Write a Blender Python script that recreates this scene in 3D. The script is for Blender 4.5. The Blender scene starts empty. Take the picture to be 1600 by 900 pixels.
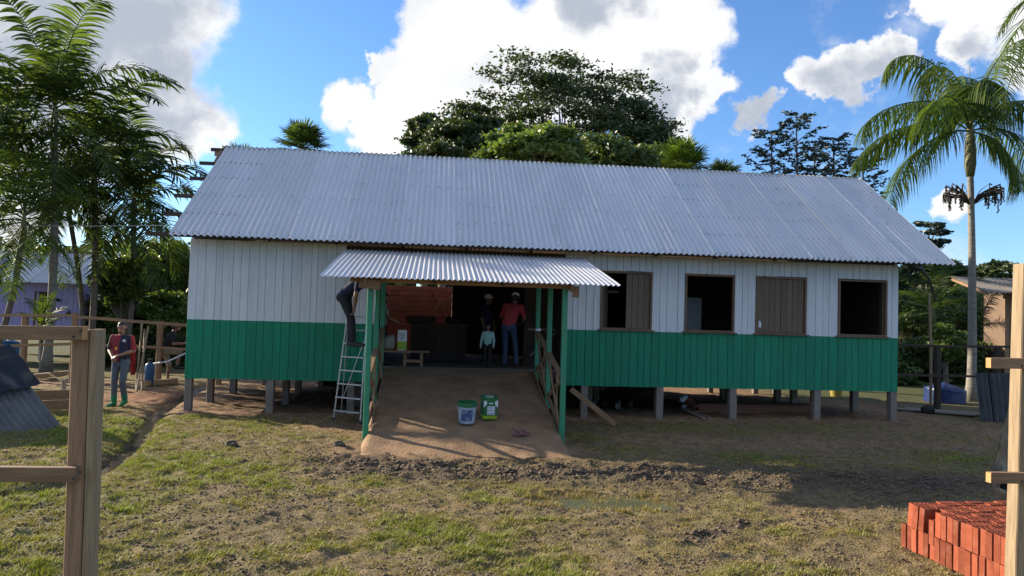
import bpy, math, random
import numpy as np
from mathutils import Vector, Matrix

random.seed(7); rng = np.random.default_rng(11)
scn = bpy.context.scene
col = scn.collection
R_ = math.radians

# ---------------------------------------------------------------- camera
YAW, PITCH, ROLL, FPX = .1044, .0373, .0289, 1155.0
CAM = np.array([0.0, 0.0, 2.0])
def cam_axes():
    f = np.array([math.sin(YAW)*math.cos(PITCH), math.cos(YAW)*math.cos(PITCH), math.sin(PITCH)])
    r = np.array([math.cos(YAW), -math.sin(YAW), 0.0]); u = np.cross(r, f)
    c, s = math.cos(ROLL), math.sin(ROLL)
    return c*r+s*u, -s*r+c*u, f
CR, CU, CF = cam_axes()
cd = bpy.data.cameras.new('camera'); cam = bpy.data.objects.new('camera', cd); col.objects.link(cam)
cam.matrix_world = Matrix(((CR[0], CU[0], -CF[0], CAM[0]), (CR[1], CU[1], -CF[1], CAM[1]), (CR[2], CU[2], -CF[2], CAM[2]), (0, 0, 0, 1)))
cd.sensor_width = 36.0; cd.lens = 36.0*FPX/1600.0; cd.clip_start = .05; cd.clip_end = 3000
scn.camera = cam
def ray(u, v): return CF*FPX + CR*(u-800) - CU*(v-450)
def at(u, v, y):                       # the point of the place seen at (u, v) that lies y metres in front
    d = ray(u, v); return CAM + d*(y/d[1])
def gnd(u, v, z=0.0):
    d = ray(u, v); return CAM + d*((z-2.0)/d[2])

# ---------------------------------------------------------------- sky, sun, exposure
SUN_EL = R_(21.5)
SH = np.array([-.853, .522])           # horizontal direction to the sun
SUN_AZ = math.atan2(SH[0], SH[1])      # from +Y towards +X
scn.view_settings.view_transform = 'Standard'; scn.view_settings.look = 'None'
scn.view_settings.gamma = 1.0; scn.view_settings.exposure = 1.2
world = bpy.data.worlds.new('World'); scn.world = world; world.use_nodes = True
def build_world():
    nt = world.node_tree; N = nt.nodes; L = nt.links
    for n in list(N): N.remove(n)
    out = N.new('ShaderNodeOutputWorld'); bg = N.new('ShaderNodeBackground'); bg.inputs['Strength'].default_value = SKY_STRENGTH
    L.new(bg.outputs[0], out.inputs[0])
    sky = N.new('ShaderNodeTexSky'); sky.sky_type = 'NISHITA'; sky.sun_disc = False
    sky.sun_elevation = SUN_EL; sky.sun_rotation = SUN_AZ; sky.air_density = 1.0; sky.dust_density = .25; sky.ozone_density = 3.0
    geo = N.new('ShaderNodeTexCoord')
    def val(x): return x
    def link(sock, x):
        if hasattr(x, 'links'): L.new(x, sock)
        else: sock.default_value = x
    def M(op, a, b=0.0, c=None, clamp=False):
        n = N.new('ShaderNodeMath'); n.operation = op; n.use_clamp = clamp
        link(n.inputs[0], a); link(n.inputs[1], b)
        if c is not None: link(n.inputs[2], c)
        return n.outputs[0]
    def mixc(f, a, b, mode='MIX'):
        n = N.new('ShaderNodeMix'); n.data_type = 'RGBA'; n.blend_type = mode
        link(n.inputs[0], f); link(n.inputs[6], a); link(n.inputs[7], b); return n.outputs[2]
    def ss(x, a, b):
        n = N.new('ShaderNodeMapRange'); n.interpolation_type = 'SMOOTHSTEP'
        link(n.inputs[0], x); n.inputs[1].default_value = a; n.inputs[2].default_value = b; return n.outputs[0]
    dirn = N.new('ShaderNodeVectorMath'); dirn.operation = 'NORMALIZE'; L.new(geo.outputs['Generated'], dirn.inputs[0]); D = dirn.outputs[0]
    def noise(scale, detail, rough=.55, off=(0, 0, 0)):
        m = N.new('ShaderNodeMapping'); L.new(D, m.inputs[0]); m.inputs['Location'].default_value = off; m.inputs['Scale'].default_value = (1, 1, 1.25)
        n = N.new('ShaderNodeTexNoise'); L.new(m.outputs[0], n.inputs['Vector']); n.inputs['Scale'].default_value = scale
        n.inputs['Detail'].default_value = detail; n.inputs['Roughness'].default_value = rough; return n.outputs[0]
    wn = N.new('ShaderNodeTexNoise'); L.new(D, wn.inputs['Vector']); wn.inputs['Scale'].default_value = 7.5; wn.inputs['Detail'].default_value = 8; wn.inputs['Roughness'].default_value = .60
    w1 = N.new('ShaderNodeVectorMath'); w1.operation = 'SUBTRACT'; L.new(wn.outputs['Color'], w1.inputs[0]); w1.inputs[1].default_value = (.5, .5, .5)
    w2 = N.new('ShaderNodeVectorMath'); w2.operation = 'MULTIPLY_ADD'; L.new(w1.outputs[0], w2.inputs[0]); w2.inputs[1].default_value = (.22, .22, .22); L.new(D, w2.inputs[2])
    w3 = N.new('ShaderNodeVectorMath'); w3.operation = 'NORMALIZE'; L.new(w2.outputs[0], w3.inputs[0]); DW = w3.outputs[0]
    def blob(u, v, rpx):
        d = ray(u, v); d = d/np.linalg.norm(d)
        n = N.new('ShaderNodeVectorMath'); n.operation = 'DOT_PRODUCT'; L.new(DW, n.inputs[0]); n.inputs[1].default_value = tuple(d)
        r = rpx/FPX
        return M('MULTIPLY_ADD', M('SUBTRACT', 1.0, n.outputs['Value']), -2.0/(r*r), 1.0)
    def blobs(lst):
        s = None
        for b in lst:
            x = blob(*b); s = x if s is None else M('SMOOTH_MAX', s, x, .25)
        return M('MAXIMUM', s, 0.0)
    n1 = noise(7.0, 10, .62); n2 = noise(3.0, 4, .5, (3.1, 1.7, .4)); n3 = noise(2.2, 3, .5, (7.3, 2.2, 5.5)); n4 = noise(11, 7, .55, (1, 4, 2))
    s = blobs(CLOUDS)
    # beyond the frame the same broken clouds go on
    fv = N.new('ShaderNodeVectorMath'); fv.operation = 'DOT_PRODUCT'; L.new(D, fv.inputs[0]); fv.inputs[1].default_value = tuple(CF/np.linalg.norm(CF))
    outside = ss(fv.outputs['Value'], .80, .62)
    s = M('MAXIMUM', s, M('MULTIPLY', M('MULTIPLY', outside, ss(n3, .49, .66)), .9))
    m = M('ADD', s, M('ADD', M('MULTIPLY', M('SUBTRACT', n1, .5), 1.7), M('MULTIPLY', M('SUBTRACT', n2, .5), .3)))
    cov = ss(m, .06, .60)
    grey = M('MULTIPLY', ss(M('ADD', blobs(GREYS), M('MULTIPLY', M('SUBTRACT', n4, .5), 3.0)), .1, 1.15), .85)
    grey = M('MAXIMUM', grey, M('MULTIPLY', ss(M('ADD', n2, M('MULTIPLY', M('SUBTRACT', n4, .5), .7)), .45, .75), .28))
    k = 1.0/SKY_STRENGTH
    cloud = mixc(grey, (.47*k, .47*k, .47*k, 1), (.175*k, .20*k, .25*k, 1))
    tint = mixc(1.0, sky.outputs[0], SKY_TINT, 'MULTIPLY')
    L.new(mixc(cov, tint, cloud), bg.inputs['Color'])
SKY_STRENGTH = .068
SKY_TINT = (.88, 1.14, 1.46, 1)
CLOUDS = [(40, 60, 190), (150, 60, 170), (200, 160, 120), (255, 190, 58), (240, 50, 52), (20, 200, 150), (290, 118, 26),
          (560, 160, 58), (620, 200, 66), (640, 110, 56), (720, 40, 96), (690, 140, 92), (800, 130, 110), (860, 40, 125), (960, 60, 130), (1050, 50, 92), (1050, 135, 88), (1110, 150, 42), (590, 95, 24),
          (1075, 205, 24), (1310, 125, 52), (1352, 112, 46), (1270, 138, 34), (1500, 8, 66), (1445, 2, 42), (1585, 40, 85), (1505, 100, 42), (1480, 315, 44), (1185, 185, 36)]
GREYS = [(40, 40, 250), (170, 100, 170), (220, 185, 85), (100, 160, 150), (930, 10, 90), (1060, 130, 60), (1180, 190, 60), (1320, 140, 80), (1520, 110, 40)]
build_world()
sd = bpy.data.lights.new('sun', 'SUN'); sd.energy = 5.0; sd.angle = R_(.53); sd.color = (1.0, .86, .66)
sun = bpy.data.objects.new('sun', sd); col.objects.link(sun)
sdir = Vector((SH[0]*math.cos(SUN_EL), SH[1]*math.cos(SUN_EL), math.sin(SUN_EL)))
sun.rotation_euler = sdir.to_track_quat('Z', 'Y').to_euler(); sun.location = (-30, 20, 25)

# ---------------------------------------------------------------- helpers
ORG = {}
def props(o, label=None, cat=None, group=None, kind=None):
    if label: o['label'] = label
    if cat: o['category'] = cat
    if group: o['group'] = group
    if kind: o['kind'] = kind
    return o
def thing(name, label, cat, loc=(0, 0, 0), group=None):
    o = bpy.data.objects.new(name, None); col.objects.link(o); o.location = tuple(float(c) for c in loc); o.empty_display_size = .1
    ORG[o.name] = np.array(loc, float); return props(o, label, cat, group)
def put(name, me, parent=None, org=None, label=None):
    o = bpy.data.objects.new(name, me); col.objects.link(o)
    if parent is not None: o.parent = parent; ORG[o.name] = ORG[parent.name]
    else:
        org = np.array(org if org is not None else (0, 0, 0), float); o.location = tuple(org); ORG[o.name] = org
    if label: o['label'] = label
    return o
def rawmesh(name, V, F, mats, mi=None, smooth=False, tint=None):
    """V (n,3), F (m,k) arrays with one k"""
    V = np.asarray(V, np.float32); F = np.asarray(F, np.int32); me = bpy.data.meshes.new(name); n, k = F.shape
    me.vertices.add(len(V)); me.vertices.foreach_set('co', V.ravel()); me.loops.add(n*k); me.loops.foreach_set('vertex_index', F.ravel())
    me.polygons.add(n); me.polygons.foreach_set('loop_start', np.arange(0, n*k, k, dtype=np.int32)); me.polygons.foreach_set('loop_total', np.full(n, k, np.int32))
    for m in mats: me.materials.append(m)
    if mi is not None: me.polygons.foreach_set('material_index', np.asarray(mi, np.int32))
    if smooth: me.polygons.foreach_set('use_smooth', np.ones(n, bool))
    if tint is not None:
        a = me.attributes.new('tint', 'FLOAT', 'POINT'); a.data.foreach_set('value', np.asarray(tint, np.float32))
    me.update(); me.validate(); return me
class MB:
    def __init__(s): s.v = []; s.f = []; s.m = []
    def add(s, V, F, mi=0):
        o = len(s.v); s.v += [tuple(map(float, p)) for p in V]; s.f += [tuple(i+o for i in f) for f in F]; s.m += [mi]*len(F); return s
    def box(s, a, b, mi=0):
        (x0, y0, z0), (x1, y1, z1) = a, b
        return s.add([(x0, y0, z0), (x1, y0, z0), (x1, y1, z0), (x0, y1, z0), (x0, y0, z1), (x1, y0, z1), (x1, y1, z1), (x0, y1, z1)],
                     [(0, 3, 2, 1), (4, 5, 6, 7), (0, 1, 5, 4), (1, 2, 6, 5), (2, 3, 7, 6), (3, 0, 4, 7)], mi)
    def bar(s, p, q, w, h, up=(0, 0, 1), mi=0, jit=0.0, ch=.12):
        """a sawn timber from p to q with chamfered arrises"""
        p = np.array(p, float); q = np.array(q, float); d = q-p; L = np.linalg.norm(d); d /= L
        u = np.array(up, float); a = np.cross(d, u)
        if np.linalg.norm(a) < 1e-4: a = np.cross(d, (1, 0, 0))
        a /= np.linalg.norm(a); u = np.cross(a, d)
        c = ch*min(w, h); n = 1 if jit == 0 else max(2, int(L/.35))
        prof = [(-w/2+c, -h/2), (w/2-c, -h/2), (w/2, -h/2+c), (w/2, h/2-c), (w/2-c, h/2), (-w/2+c, h/2), (-w/2, h/2-c), (-w/2, -h/2+c)]
        V = []; F = []
        for i in range(n+1):
            o = p+d*L*i/n; ja = random.uniform(-jit, jit); ju = random.uniform(-jit, jit)
            for x, y in prof: V.append(o+a*(x+ja)+u*(y+ju))
        for i in range(n):
            for j in range(8): F.append((i*8+j, i*8+(j+1) % 8, i*8+8+(j+1) % 8, i*8+8+j))
        F.append(tuple(range(7, -1, -1))); F.append(tuple(n*8+j for j in range(8)))
        return s.add(V, F, mi)
    def tube(s, pts, rad, seg=8, mi=0, cap=True):
        pts = [np.array(p, float) for p in pts]; n = len(pts); V = []; F = []
        if not hasattr(rad, '__len__'): rad = [rad]*n
        pa = None
        for i in range(n):
            d = pts[min(i+1, n-1)]-pts[max(i-1, 0)]; d /= np.linalg.norm(d)+1e-9
            if pa is None: pa = np.cross(d, (0, 0, 1) if abs(d[2]) < .9 else (1, 0, 0))
            a = pa-d*(pa@d); a /= np.linalg.norm(a)+1e-9; pa = a; b = np.cross(d, a)
            for j in range(seg):
                t = 2*math.pi*j/seg; V.append(pts[i]+(a*math.cos(t)+b*math.sin(t))*rad[i])
        for i in range(n-1):
            for j in range(seg): F.append((i*seg+j, i*seg+(j+1) % seg, (i+1)*seg+(j+1) % seg, (i+1)*seg+j))
        if cap: F.append(tuple(range(seg-1, -1, -1))); F.append(tuple((n-1)*seg+j for j in range(seg)))
        return s.add(V, F, mi)
    def lathe(s, c, prof, seg=20, mi=0, sq=0.0):
        """prof: (radius, z); sq > 0 squares the plan"""
        V = []; F = []; c = np.array(c, float)
        for r, z in prof:
            for j in range(seg):
                t = 2*math.pi*j/seg; k = 1.0
                if sq: k = (abs(math.cos(t))**sq+abs(math.sin(t))**sq)**(-1.0/sq)
                V.append(c+np.array((r*k*math.cos(t), r*k*math.sin(t), z)))
        n = len(prof)
        for i in range(n-1):
            for j in range(seg): F.append((i*seg+j, i*seg+(j+1) % seg, (i+1)*seg+(j+1) % seg, (i+1)*seg+j))
        F.append(tuple(range(seg-1, -1, -1))); F.append(tuple((n-1)*seg+j for j in range(seg)))
        return s.add(V, F, mi)
    def mesh(s, name, mats, org=(0, 0, 0), smooth=False):
        me = bpy.data.meshes.new(name); o = np.array(org, float)
        me.from_pydata([tuple(np.array(p)-o) for p in s.v], [], s.f)
        for m in (mats if isinstance(mats, (list, tuple)) else [mats]): me.materials.append(m)
        for p, k in zip(me.polygons, s.m): p.material_index = k; p.use_smooth = smooth
        me.update(); return me
    def build(s, name, mats, parent=None, org=None, smooth=False, label=None):
        o = ORG[parent.name] if parent is not None else (org if org is not None else (0, 0, 0))
        return put(name, s.mesh(name, mats, o, smooth), parent, org, label)

# numpy value noise
def _h(ix, iy, seed):
    n = (ix.astype(np.int64)*374761393+iy.astype(np.int64)*668265263+seed*1442695041) & 0x7fffffff
    n = (n ^ (n >> 13))*1274126177 & 0x7fffffff
    return ((n ^ (n >> 16)) & 0xffff)/65535.0
def vnoise(x, y, seed=0):
    x = np.asarray(x, float); y = np.asarray(y, float); ix = np.floor(x); iy = np.floor(y); fx = x-ix; fy = y-iy
    fx = fx*fx*(3-2*fx); fy = fy*fy*(3-2*fy)
    a = _h(ix, iy, seed); b = _h(ix+1, iy, seed); c = _h(ix, iy+1, seed); d = _h(ix+1, iy+1, seed)
    return (a*(1-fx)+b*fx)*(1-fy)+(c*(1-fx)+d*fx)*fy
def fbm(x, y, f, oct=4, seed=0):
    s = 0; a = .5; t = 0
    for i in range(oct): s = s+a*vnoise(x*f, y*f, seed+i*17); t += a; a *= .5; f *= 2.03
    return s/t
def sst(x, a, b):
    t = np.clip((x-a)/(b-a), 0, 1); return t*t*(3-2*t)

# ---------------------------------------------------------------- materials
MATS = {}
def mat(name, base, rough=.7, metal=0.0, var=.15, scale=6.0, stretch=(1, 1, 1), bump=0.0, bscale=40.0, rand=0.0, spec=.5, dirt_glint=None, dirt_glint_amt=.0, dscale=2.0, transl=0.0, tint=None, coat=0.0, coords='Object', vcol=None, tsheen=0):
    m = bpy.data.materials.new(name); m.use_nodes = True; nt = m.node_tree; N = nt.nodes; L = nt.links; b = N['Principled BSDF']
    tc = N.new('ShaderNodeTexCoord')
    mp = N.new('ShaderNodeMapping'); L.new(tc.outputs[coords], mp.inputs[0]); mp.inputs['Scale'].default_value = stretch
    oi = N.new('ShaderNodeObjectInfo')
    off = N.new('ShaderNodeVectorMath'); off.operation = 'MULTIPLY_ADD'
    cb = N.new('ShaderNodeCombineXYZ'); L.new(oi.outputs['Random'], cb.inputs[0]); L.new(oi.outputs['Random'], cb.inputs[2])
    L.new(cb.outputs[0], off.inputs[0]); off.inputs[1].default_value = (37, 11, 53); L.new(mp.outputs[0], off.inputs[2])
    nz = N.new('ShaderNodeTexNoise'); L.new(off.outputs[0], nz.inputs['Vector']); nz.inputs['Scale'].default_value = scale; nz.inputs['Detail'].default_value = 6; nz.inputs['Roughness'].default_value = .62
    def mix(f, a, c, mode='MIX'):
        n = N.new('ShaderNodeMix'); n.data_type = 'RGBA'; n.blend_type = mode
        for s_, x in ((n.inputs[0], f), (n.inputs[6], a), (n.inputs[7], c)):
            if hasattr(x, 'links'): L.new(x, s_)
            else: s_.default_value = x if not isinstance(x, tuple) else (tuple(x)+(1,))[:4]
        return n.outputs[2]
    def rng_(x, a0, a1, b0, b1):
        n = N.new('ShaderNodeMapRange'); L.new(x, n.inputs[0]); n.inputs[1].default_value = a0; n.inputs[2].default_value = a1; n.inputs[3].default_value = b0; n.inputs[4].default_value = b1; return n.outputs[0]
    c = tuple(base)
    if vcol:
        at_ = N.new('ShaderNodeAttribute'); at_.attribute_name = vcol; c = at_.outputs['Color']
    if tint:
        ta = N.new('ShaderNodeAttribute'); ta.attribute_name = 'tint'; c = mix(ta.outputs['Fac'], tuple(base), tuple(tint))
    g = N.new('ShaderNodeCombineColor'); br = rng_(nz.outputs[0], .25, .75, 1-var, 1+var)
    for i in range(3): L.new(br, g.inputs[i])
    c = mix(1.0, c, g.outputs[0], 'MULTIPLY')
    if rand:
        g2 = N.new('ShaderNodeCombineColor'); br2 = rng_(oi.outputs['Random'], 0, 1, 1-rand, 1+rand)
        for i in range(3): L.new(br2, g2.inputs[i])
        c = mix(1.0, c, g2.outputs[0], 'MULTIPLY')
    if dirt_glint:
        nd = N.new('ShaderNodeTexNoise'); L.new(off.outputs[0], nd.inputs['Vector']); nd.inputs['Scale'].default_value = dscale; nd.inputs['Detail'].default_value = 8; nd.inputs['Roughness'].default_value = .7
        c = mix(rng_(nd.outputs[0], .48, .72, 0, dirt_glint_amt), c, tuple(dirt_glint))
    L.new(c, b.inputs['Base Color']); b.inputs['Roughness'].default_value = rough; b.inputs['Metallic'].default_value = metal; b.inputs['Specular IOR Level'].default_value = spec
    if coat: b.inputs['Coat Weight'].default_value = coat
    if bump:
        nb = N.new('ShaderNodeTexNoise'); L.new(off.outputs[0], nb.inputs['Vector']); nb.inputs['Scale'].default_value = bscale; nb.inputs['Detail'].default_value = 5
        bp = N.new('ShaderNodeBump'); bp.inputs['Strength'].default_value = 1.0; bp.inputs['Distance'].default_value = bump; L.new(nb.outputs[0], bp.inputs['Height']); L.new(bp.outputs[0], b.inputs['Normal'])
    if transl:
        tr = N.new('ShaderNodeBsdfTranslucent'); t2 = mix(1.0, c, (1.5, 1.6, .6), 'MULTIPLY'); L.new(t2, tr.inputs['Color'])
        ms = N.new('ShaderNodeMixShader'); ms.inputs[0].default_value = transl; L.new(b.outputs[0], ms.inputs[1]); L.new(tr.outputs[0], ms.inputs[2])
        L.new(ms.outputs[0], N['Material Output'].inputs['Surface'])
    MATS[name] = m; return m
mat('white_paint', (.56, .585, .62), .55, var=.07, scale=5, stretch=(4, 1, .35), bump=.0008, bscale=60, rand=.05, dirt_glint=(.34, .335, .32), dirt_glint_amt=.45, dscale=3.0)
mat('green_paint', (.005, .185, .098), .55, spec=.3, var=.16, scale=5, stretch=(4, 1, .35), bump=.0008, bscale=60, rand=.10, dirt_glint=(.008, .095, .055), dirt_glint_amt=.5, dscale=2.2)
mat('green_post', (.014, .20, .105), .45, var=.10, scale=6, rand=.05, dirt_glint=(.10, .09, .06), dirt_glint_amt=.3, dscale=5)
mat('raw_wood', (.23, .135, .072), .8, var=.42, scale=5, stretch=(13, 13, .9), bump=.002, bscale=14, rand=.16, dirt_glint=(.10, .065, .04), dirt_glint_amt=.6, dscale=1.5)
mat('raw_wood_x', (.23, .135, .072), .8, var=.42, scale=5, stretch=(.9, 13, 13), bump=.002, bscale=14, rand=.16, dirt_glint=(.10, .065, .04), dirt_glint_amt=.6, dscale=1.5)
mat('pale_wood', (.235, .17, .10), .8, var=.38, scale=5, stretch=(13, 13, .9), bump=.002, bscale=16, rand=.12, dirt_glint=(.17, .11, .06), dirt_glint_amt=.6, dscale=1.2)
mat('pale_wood_x', (.32, .21, .105), .8, var=.28, scale=5, stretch=(1, 7, 7), bump=.002, bscale=16, rand=.12, dirt_glint=(.17, .11, .06), dirt_glint_amt=.6, dscale=1.2)
mat('cut_wood', (.42, .23, .09), .85, var=.2, scale=30)
mat('shutter_wood', (.125, .088, .06), .7, var=.18, scale=5, stretch=(7, 7, 1), bump=.001, bscale=12, rand=.14)
mat('frame_wood', (.14, .085, .05), .7, var=.2, scale=6, rand=.1)
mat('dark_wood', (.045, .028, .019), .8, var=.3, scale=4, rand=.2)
mat('grey_wood', (.20, .18, .155), .9, var=.3, scale=5, stretch=(5, 5, 1), bump=.003, bscale=14, rand=.18, dirt_glint=(.09, .075, .06), dirt_glint_amt=.6)
mat('concrete_post', (.18, .155, .13), .9, var=.22, scale=7, bump=.003, bscale=25, rand=.1, dirt_glint=(.14, .10, .07), dirt_glint_amt=.7, dscale=3)
mat('roof_metal', (.62, .615, .605), .34, metal=.35, var=.07, scale=1.6, stretch=(1, .25, .25), rand=.06, dirt_glint=(.52, .50, .47), dirt_glint_amt=.25, dscale=1.4)
mat('old_metal', (.12, .122, .125), .75, metal=.1, var=.35, scale=3, stretch=(1, 1, .4), rand=.2, bump=.002, bscale=20, dirt_glint=(.17, .165, .155), dirt_glint_amt=.6, dscale=2.5)
mat('ladder_metal', (.52, .52, .52), .45, metal=.7, var=.15, scale=20)
mat('black_plastic', (.012, .013, .015), .28, var=.3, scale=4, bump=.004, bscale=16)
mat('brick_red', (.225, .056, .028), .9, spec=.2, var=.3, scale=9, bump=.003, bscale=60, rand=.42, dirt_glint=(.21, .10, .062), dirt_glint_amt=.6, dscale=9)
mat('brick_wall_red', (.29, .072, .036), .88, var=.2, scale=9, bump=.002, bscale=60, rand=.18)
mat('mortar', (.20, .10, .065), .9, var=.2, scale=12)
mat('purple_paint', (.32, .275, .53), .6, var=.08, scale=4, rand=.06)
mat('palm_trunk', (.20, .185, .16), .9, var=.3, scale=3, stretch=(1, 1, 5), bump=.01, bscale=9, dirt_glint=(.12, .11, .09), dirt_glint_amt=.7, dscale=2.5)
mat('bark', (.13, .105, .08), .95, var=.3, scale=3, stretch=(3, 3, 1), bump=.02, bscale=6)
mat('crownshaft', (.13, .13, .05), .6, var=.3, scale=4)
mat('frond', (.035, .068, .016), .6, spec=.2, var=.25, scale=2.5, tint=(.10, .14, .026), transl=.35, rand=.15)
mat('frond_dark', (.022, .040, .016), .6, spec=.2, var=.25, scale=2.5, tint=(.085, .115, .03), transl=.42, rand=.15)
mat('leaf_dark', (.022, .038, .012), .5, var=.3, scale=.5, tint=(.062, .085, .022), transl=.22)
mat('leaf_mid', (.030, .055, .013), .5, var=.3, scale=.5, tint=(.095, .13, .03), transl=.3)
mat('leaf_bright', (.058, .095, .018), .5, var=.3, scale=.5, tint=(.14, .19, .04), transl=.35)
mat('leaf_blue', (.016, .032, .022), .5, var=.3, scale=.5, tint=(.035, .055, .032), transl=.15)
mat('fruit', (.035, .026, .018), .6, var=.4, scale=20)
mat('skin', (.20, .105, .065), .5, var=.08, scale=12)
mat('hair', (.008, .007, .006), .5, var=.2, scale=30)
for n_, c_ in dict(navy=(.012, .014, .035), crimson=(.20, .014, .022), jeans_grey=(.07, .085, .11), boot_green=(.01, .16, .07), black_cloth=(.012, .012, .014), khaki=(.24, .20, .14), blue_dark=(.010, .016, .055), coral_red=(.33, .035, .045),
                   denim=(.035, .055, .11), white_cap=(.62, .62, .60), teal_print=(.30, .48, .46), grey_cloth=(.24, .24, .25), badge_yellow=(.55, .33, .05), badge_pale=(.5, .45, .42), red_cloth=(.30, .02, .018), pink_cloth=(.15, .065, .07), trim_red=(.4, .02, .04)).items():
    mat(n_, c_, .85, var=.22, scale=12, bump=.010, bscale=13)
mat('blue_plastic', (.015, .075, .17), .4, var=.12, scale=6)
mat('blue_tarp', (.010, .025, .10), .35, var=.2, scale=4)
mat('yellow_plastic', (.30, .24, .05), .5, var=.12, scale=6)
mat('bucket_pale', (.32, .40, .46), .45, var=.25, scale=9, dirt_glint=(.06, .10, .22), dirt_glint_amt=.9, dscale=7)
mat('bucket_blue', (.045, .085, .22), .45, var=.3, scale=9, dirt_glint=(.32, .40, .46), dirt_glint_amt=.95, dscale=12)
mat('can_green', (.012, .13, .045), .4, var=.15, scale=6)
mat('can_lime', (.22, .36, .02), .4, var=.12, scale=6)
mat('label_white', (.58, .62, .66), .5, var=.08, scale=20)
mat('dark_grey', (.02, .02, .022), .6, var=.2, scale=9)
mat('screw', (.10, .10, .10), .6, metal=.5)
mat('pale_metal', (.55, .55, .56), .4, metal=.6, var=.1)
mat('sack', (.25, .24, .21), .8, var=.2, scale=8)
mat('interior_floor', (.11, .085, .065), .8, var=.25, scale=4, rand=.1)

# ---------------------------------------------------------------- ground
DITCH = np.array([gnd(*p)[:2] for p in [(330, 596), (300, 608), (268, 626), (243, 645), (224, 668), (205, 695), (170, 722), (110, 750), (0, 770)]])
PUD = gnd(938, 782)[:2]
def seg_dist(x, y, P):
    d = np.full(np.shape(x), 1e9)
    for a, b in zip(P[:-1], P[1:]):
        ab = b-a; t = np.clip(((x-a[0])*ab[0]+(y-a[1])*ab[1])/(ab@ab), 0, 1)
        d = np.minimum(d, np.hypot(x-a[0]-ab[0]*t, y-a[1]-ab[1]*t))
    return d
def mud_mask(x, y):
    c = 9.62-.10*(x-1.0)+.5*(fbm(x, y, .9, 3, 5)-.5)
    m = np.exp(-((y-c)/.75)**2)*sst(x, -2.2, -.6)*(1-sst(x, 6.0, 8.5))
    r = gnd(1075, 840)[:2]; q = gnd(1160, 815)[:2]
    m2 = np.exp(-(seg_dist(x, y, np.array([r, q]))/.16)**2)*.9
    return np.clip(np.maximum(m, m2)*(.55+.9*fbm(x, y, 2.2, 3, 9)), 0, 1)
def ramp_z(x, y):
    t = np.clip((y-10.55)/4.2, 0, 1); return .93*t**1.12
def gz(x, y):
    x = np.asarray(x, float); y = np.asarray(y, float)
    z = .05*(fbm(x, y, .25, 3, 1)-.5)+.030*(fbm(x, y, 1.6, 3, 2)-.5)
    near = 1-sst(np.hypot(x, y-8), 12, 22)
    z = z+near*(.060*(fbm(x, y, 4.5, 3, 3)-.5)+.042*(fbm(x, y, 10, 2, 6)-.5))
    mm = mud_mask(x, y); z = z+mm*(.15*(fbm(x, y, 6.5, 3, 4)-.48))
    z = z+.36*(1-sst(y, 3.2, 4.9))
    d = np.hypot((x-PUD[0])/.72, (y-PUD[1])/.42); z = z-.060*(1-sst(d, .4, 1.25))
    z = z-.13*np.exp(-(seg_dist(x, y, DITCH)/.20)**2)
    z = z+.05*np.exp(-((y-11.6)/1.2)**2)*np.exp(-((x+2.1)/.8)**2)
    far = sst(np.hypot(x-2, y-14), 30, 120); z = z-far*.6
    return z
def bare_mask(x, y):
    """1 where the soil is bare and reddish"""
    w = .9*(fbm(x, y, .8, 4, 21)-.5)
    b = np.exp(-(((x-.5)/2.0)**2+((y-10.9)/.75)**2))*1.3
    b = np.maximum(b, np.exp(-((y-12.0+.03*(x-6))/.75)**2)*sst(x, 2.4, 3.6)*(1-sst(x, 10, 14))*.75)
    b = np.maximum(b, np.exp(-(((x+1.4)/1.1)**2+((y-13.2)/.9)**2)))
    b = np.maximum(b, sst(y, 13.9, 14.7)*(1-sst(y, 21, 26))*sst(x, -6.4, -4.9)*(1-sst(x, 10.5, 12)))
    b = np.maximum(b, np.exp(-(((x+6.7)/1.3)**2+((y-17.5)/2.2)**2))*1.1)
    b = np.maximum(b, np.exp(-(((x-11)/3.0)**2+((y-13.5)/2.0)**2))*.8)
    b = np.maximum(b, np.exp(-(((x+9)/4.0)**2+((y-19.5)/1.0)**2))*.9)
    return np.clip(b+w*.7, 0, 1)
def green_mask(x, y):
    g = .9*sst(.6*fbm(x, y, .6, 4, 31)+.4*fbm(x, y, 2.6, 3, 33)+.13*sst(x, 1.5, -3.5)-.03*sst(x, 1, 4), .34, .64)
    return np.clip(g*(1-.95*bare_mask(x, y))*(1-.95*mud_mask(x, y)), 0, 1)
def gcol(x, y):
    n = fbm(x, y, 1.3, 4, 41)[..., None]; n2 = fbm(x, y, 7, 3, 44)[..., None]
    straw = np.array([.168, .120, .067])*(1-n)*1.25+np.array([.104, .084, .041])*n*1.2
    green = np.array([.135, .128, .036])
    bare = np.array([.245, .155, .088])*(.75+.5*n)
    mud = np.array([.060, .045, .034])
    g = green_mask(x, y)[..., None]; b = bare_mask(x, y)[..., None]; m = mud_mask(x, y)[..., None]
    c = straw*(1-g*.8)+green*g*.8; c = c*(1-b)+bare*b; c = c*(1-.85*m)+mud*m*.85
    red = np.exp(-(((x+6.2)/.9)**2+((y-17.0)/1.3)**2))[..., None]; c = c*(1-.6*red)+np.array([.22, .075, .04])*.6*red
    far = np.maximum(sst(np.hypot(x-2, y-12), 14, 24), sst(y, 17.6, 19.5)*sst(x, 8.5, 10.5))[..., None]; c = c*(1-far)+np.array([.075, .082, .030])*far
    dd = np.exp(-(seg_dist(x, y, DITCH)/.16)**2)[..., None]; c = c*(1-.7*dd)+np.array([.045, .037, .026])*.7*dd
    return c*(.82+.36*n2)
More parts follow.
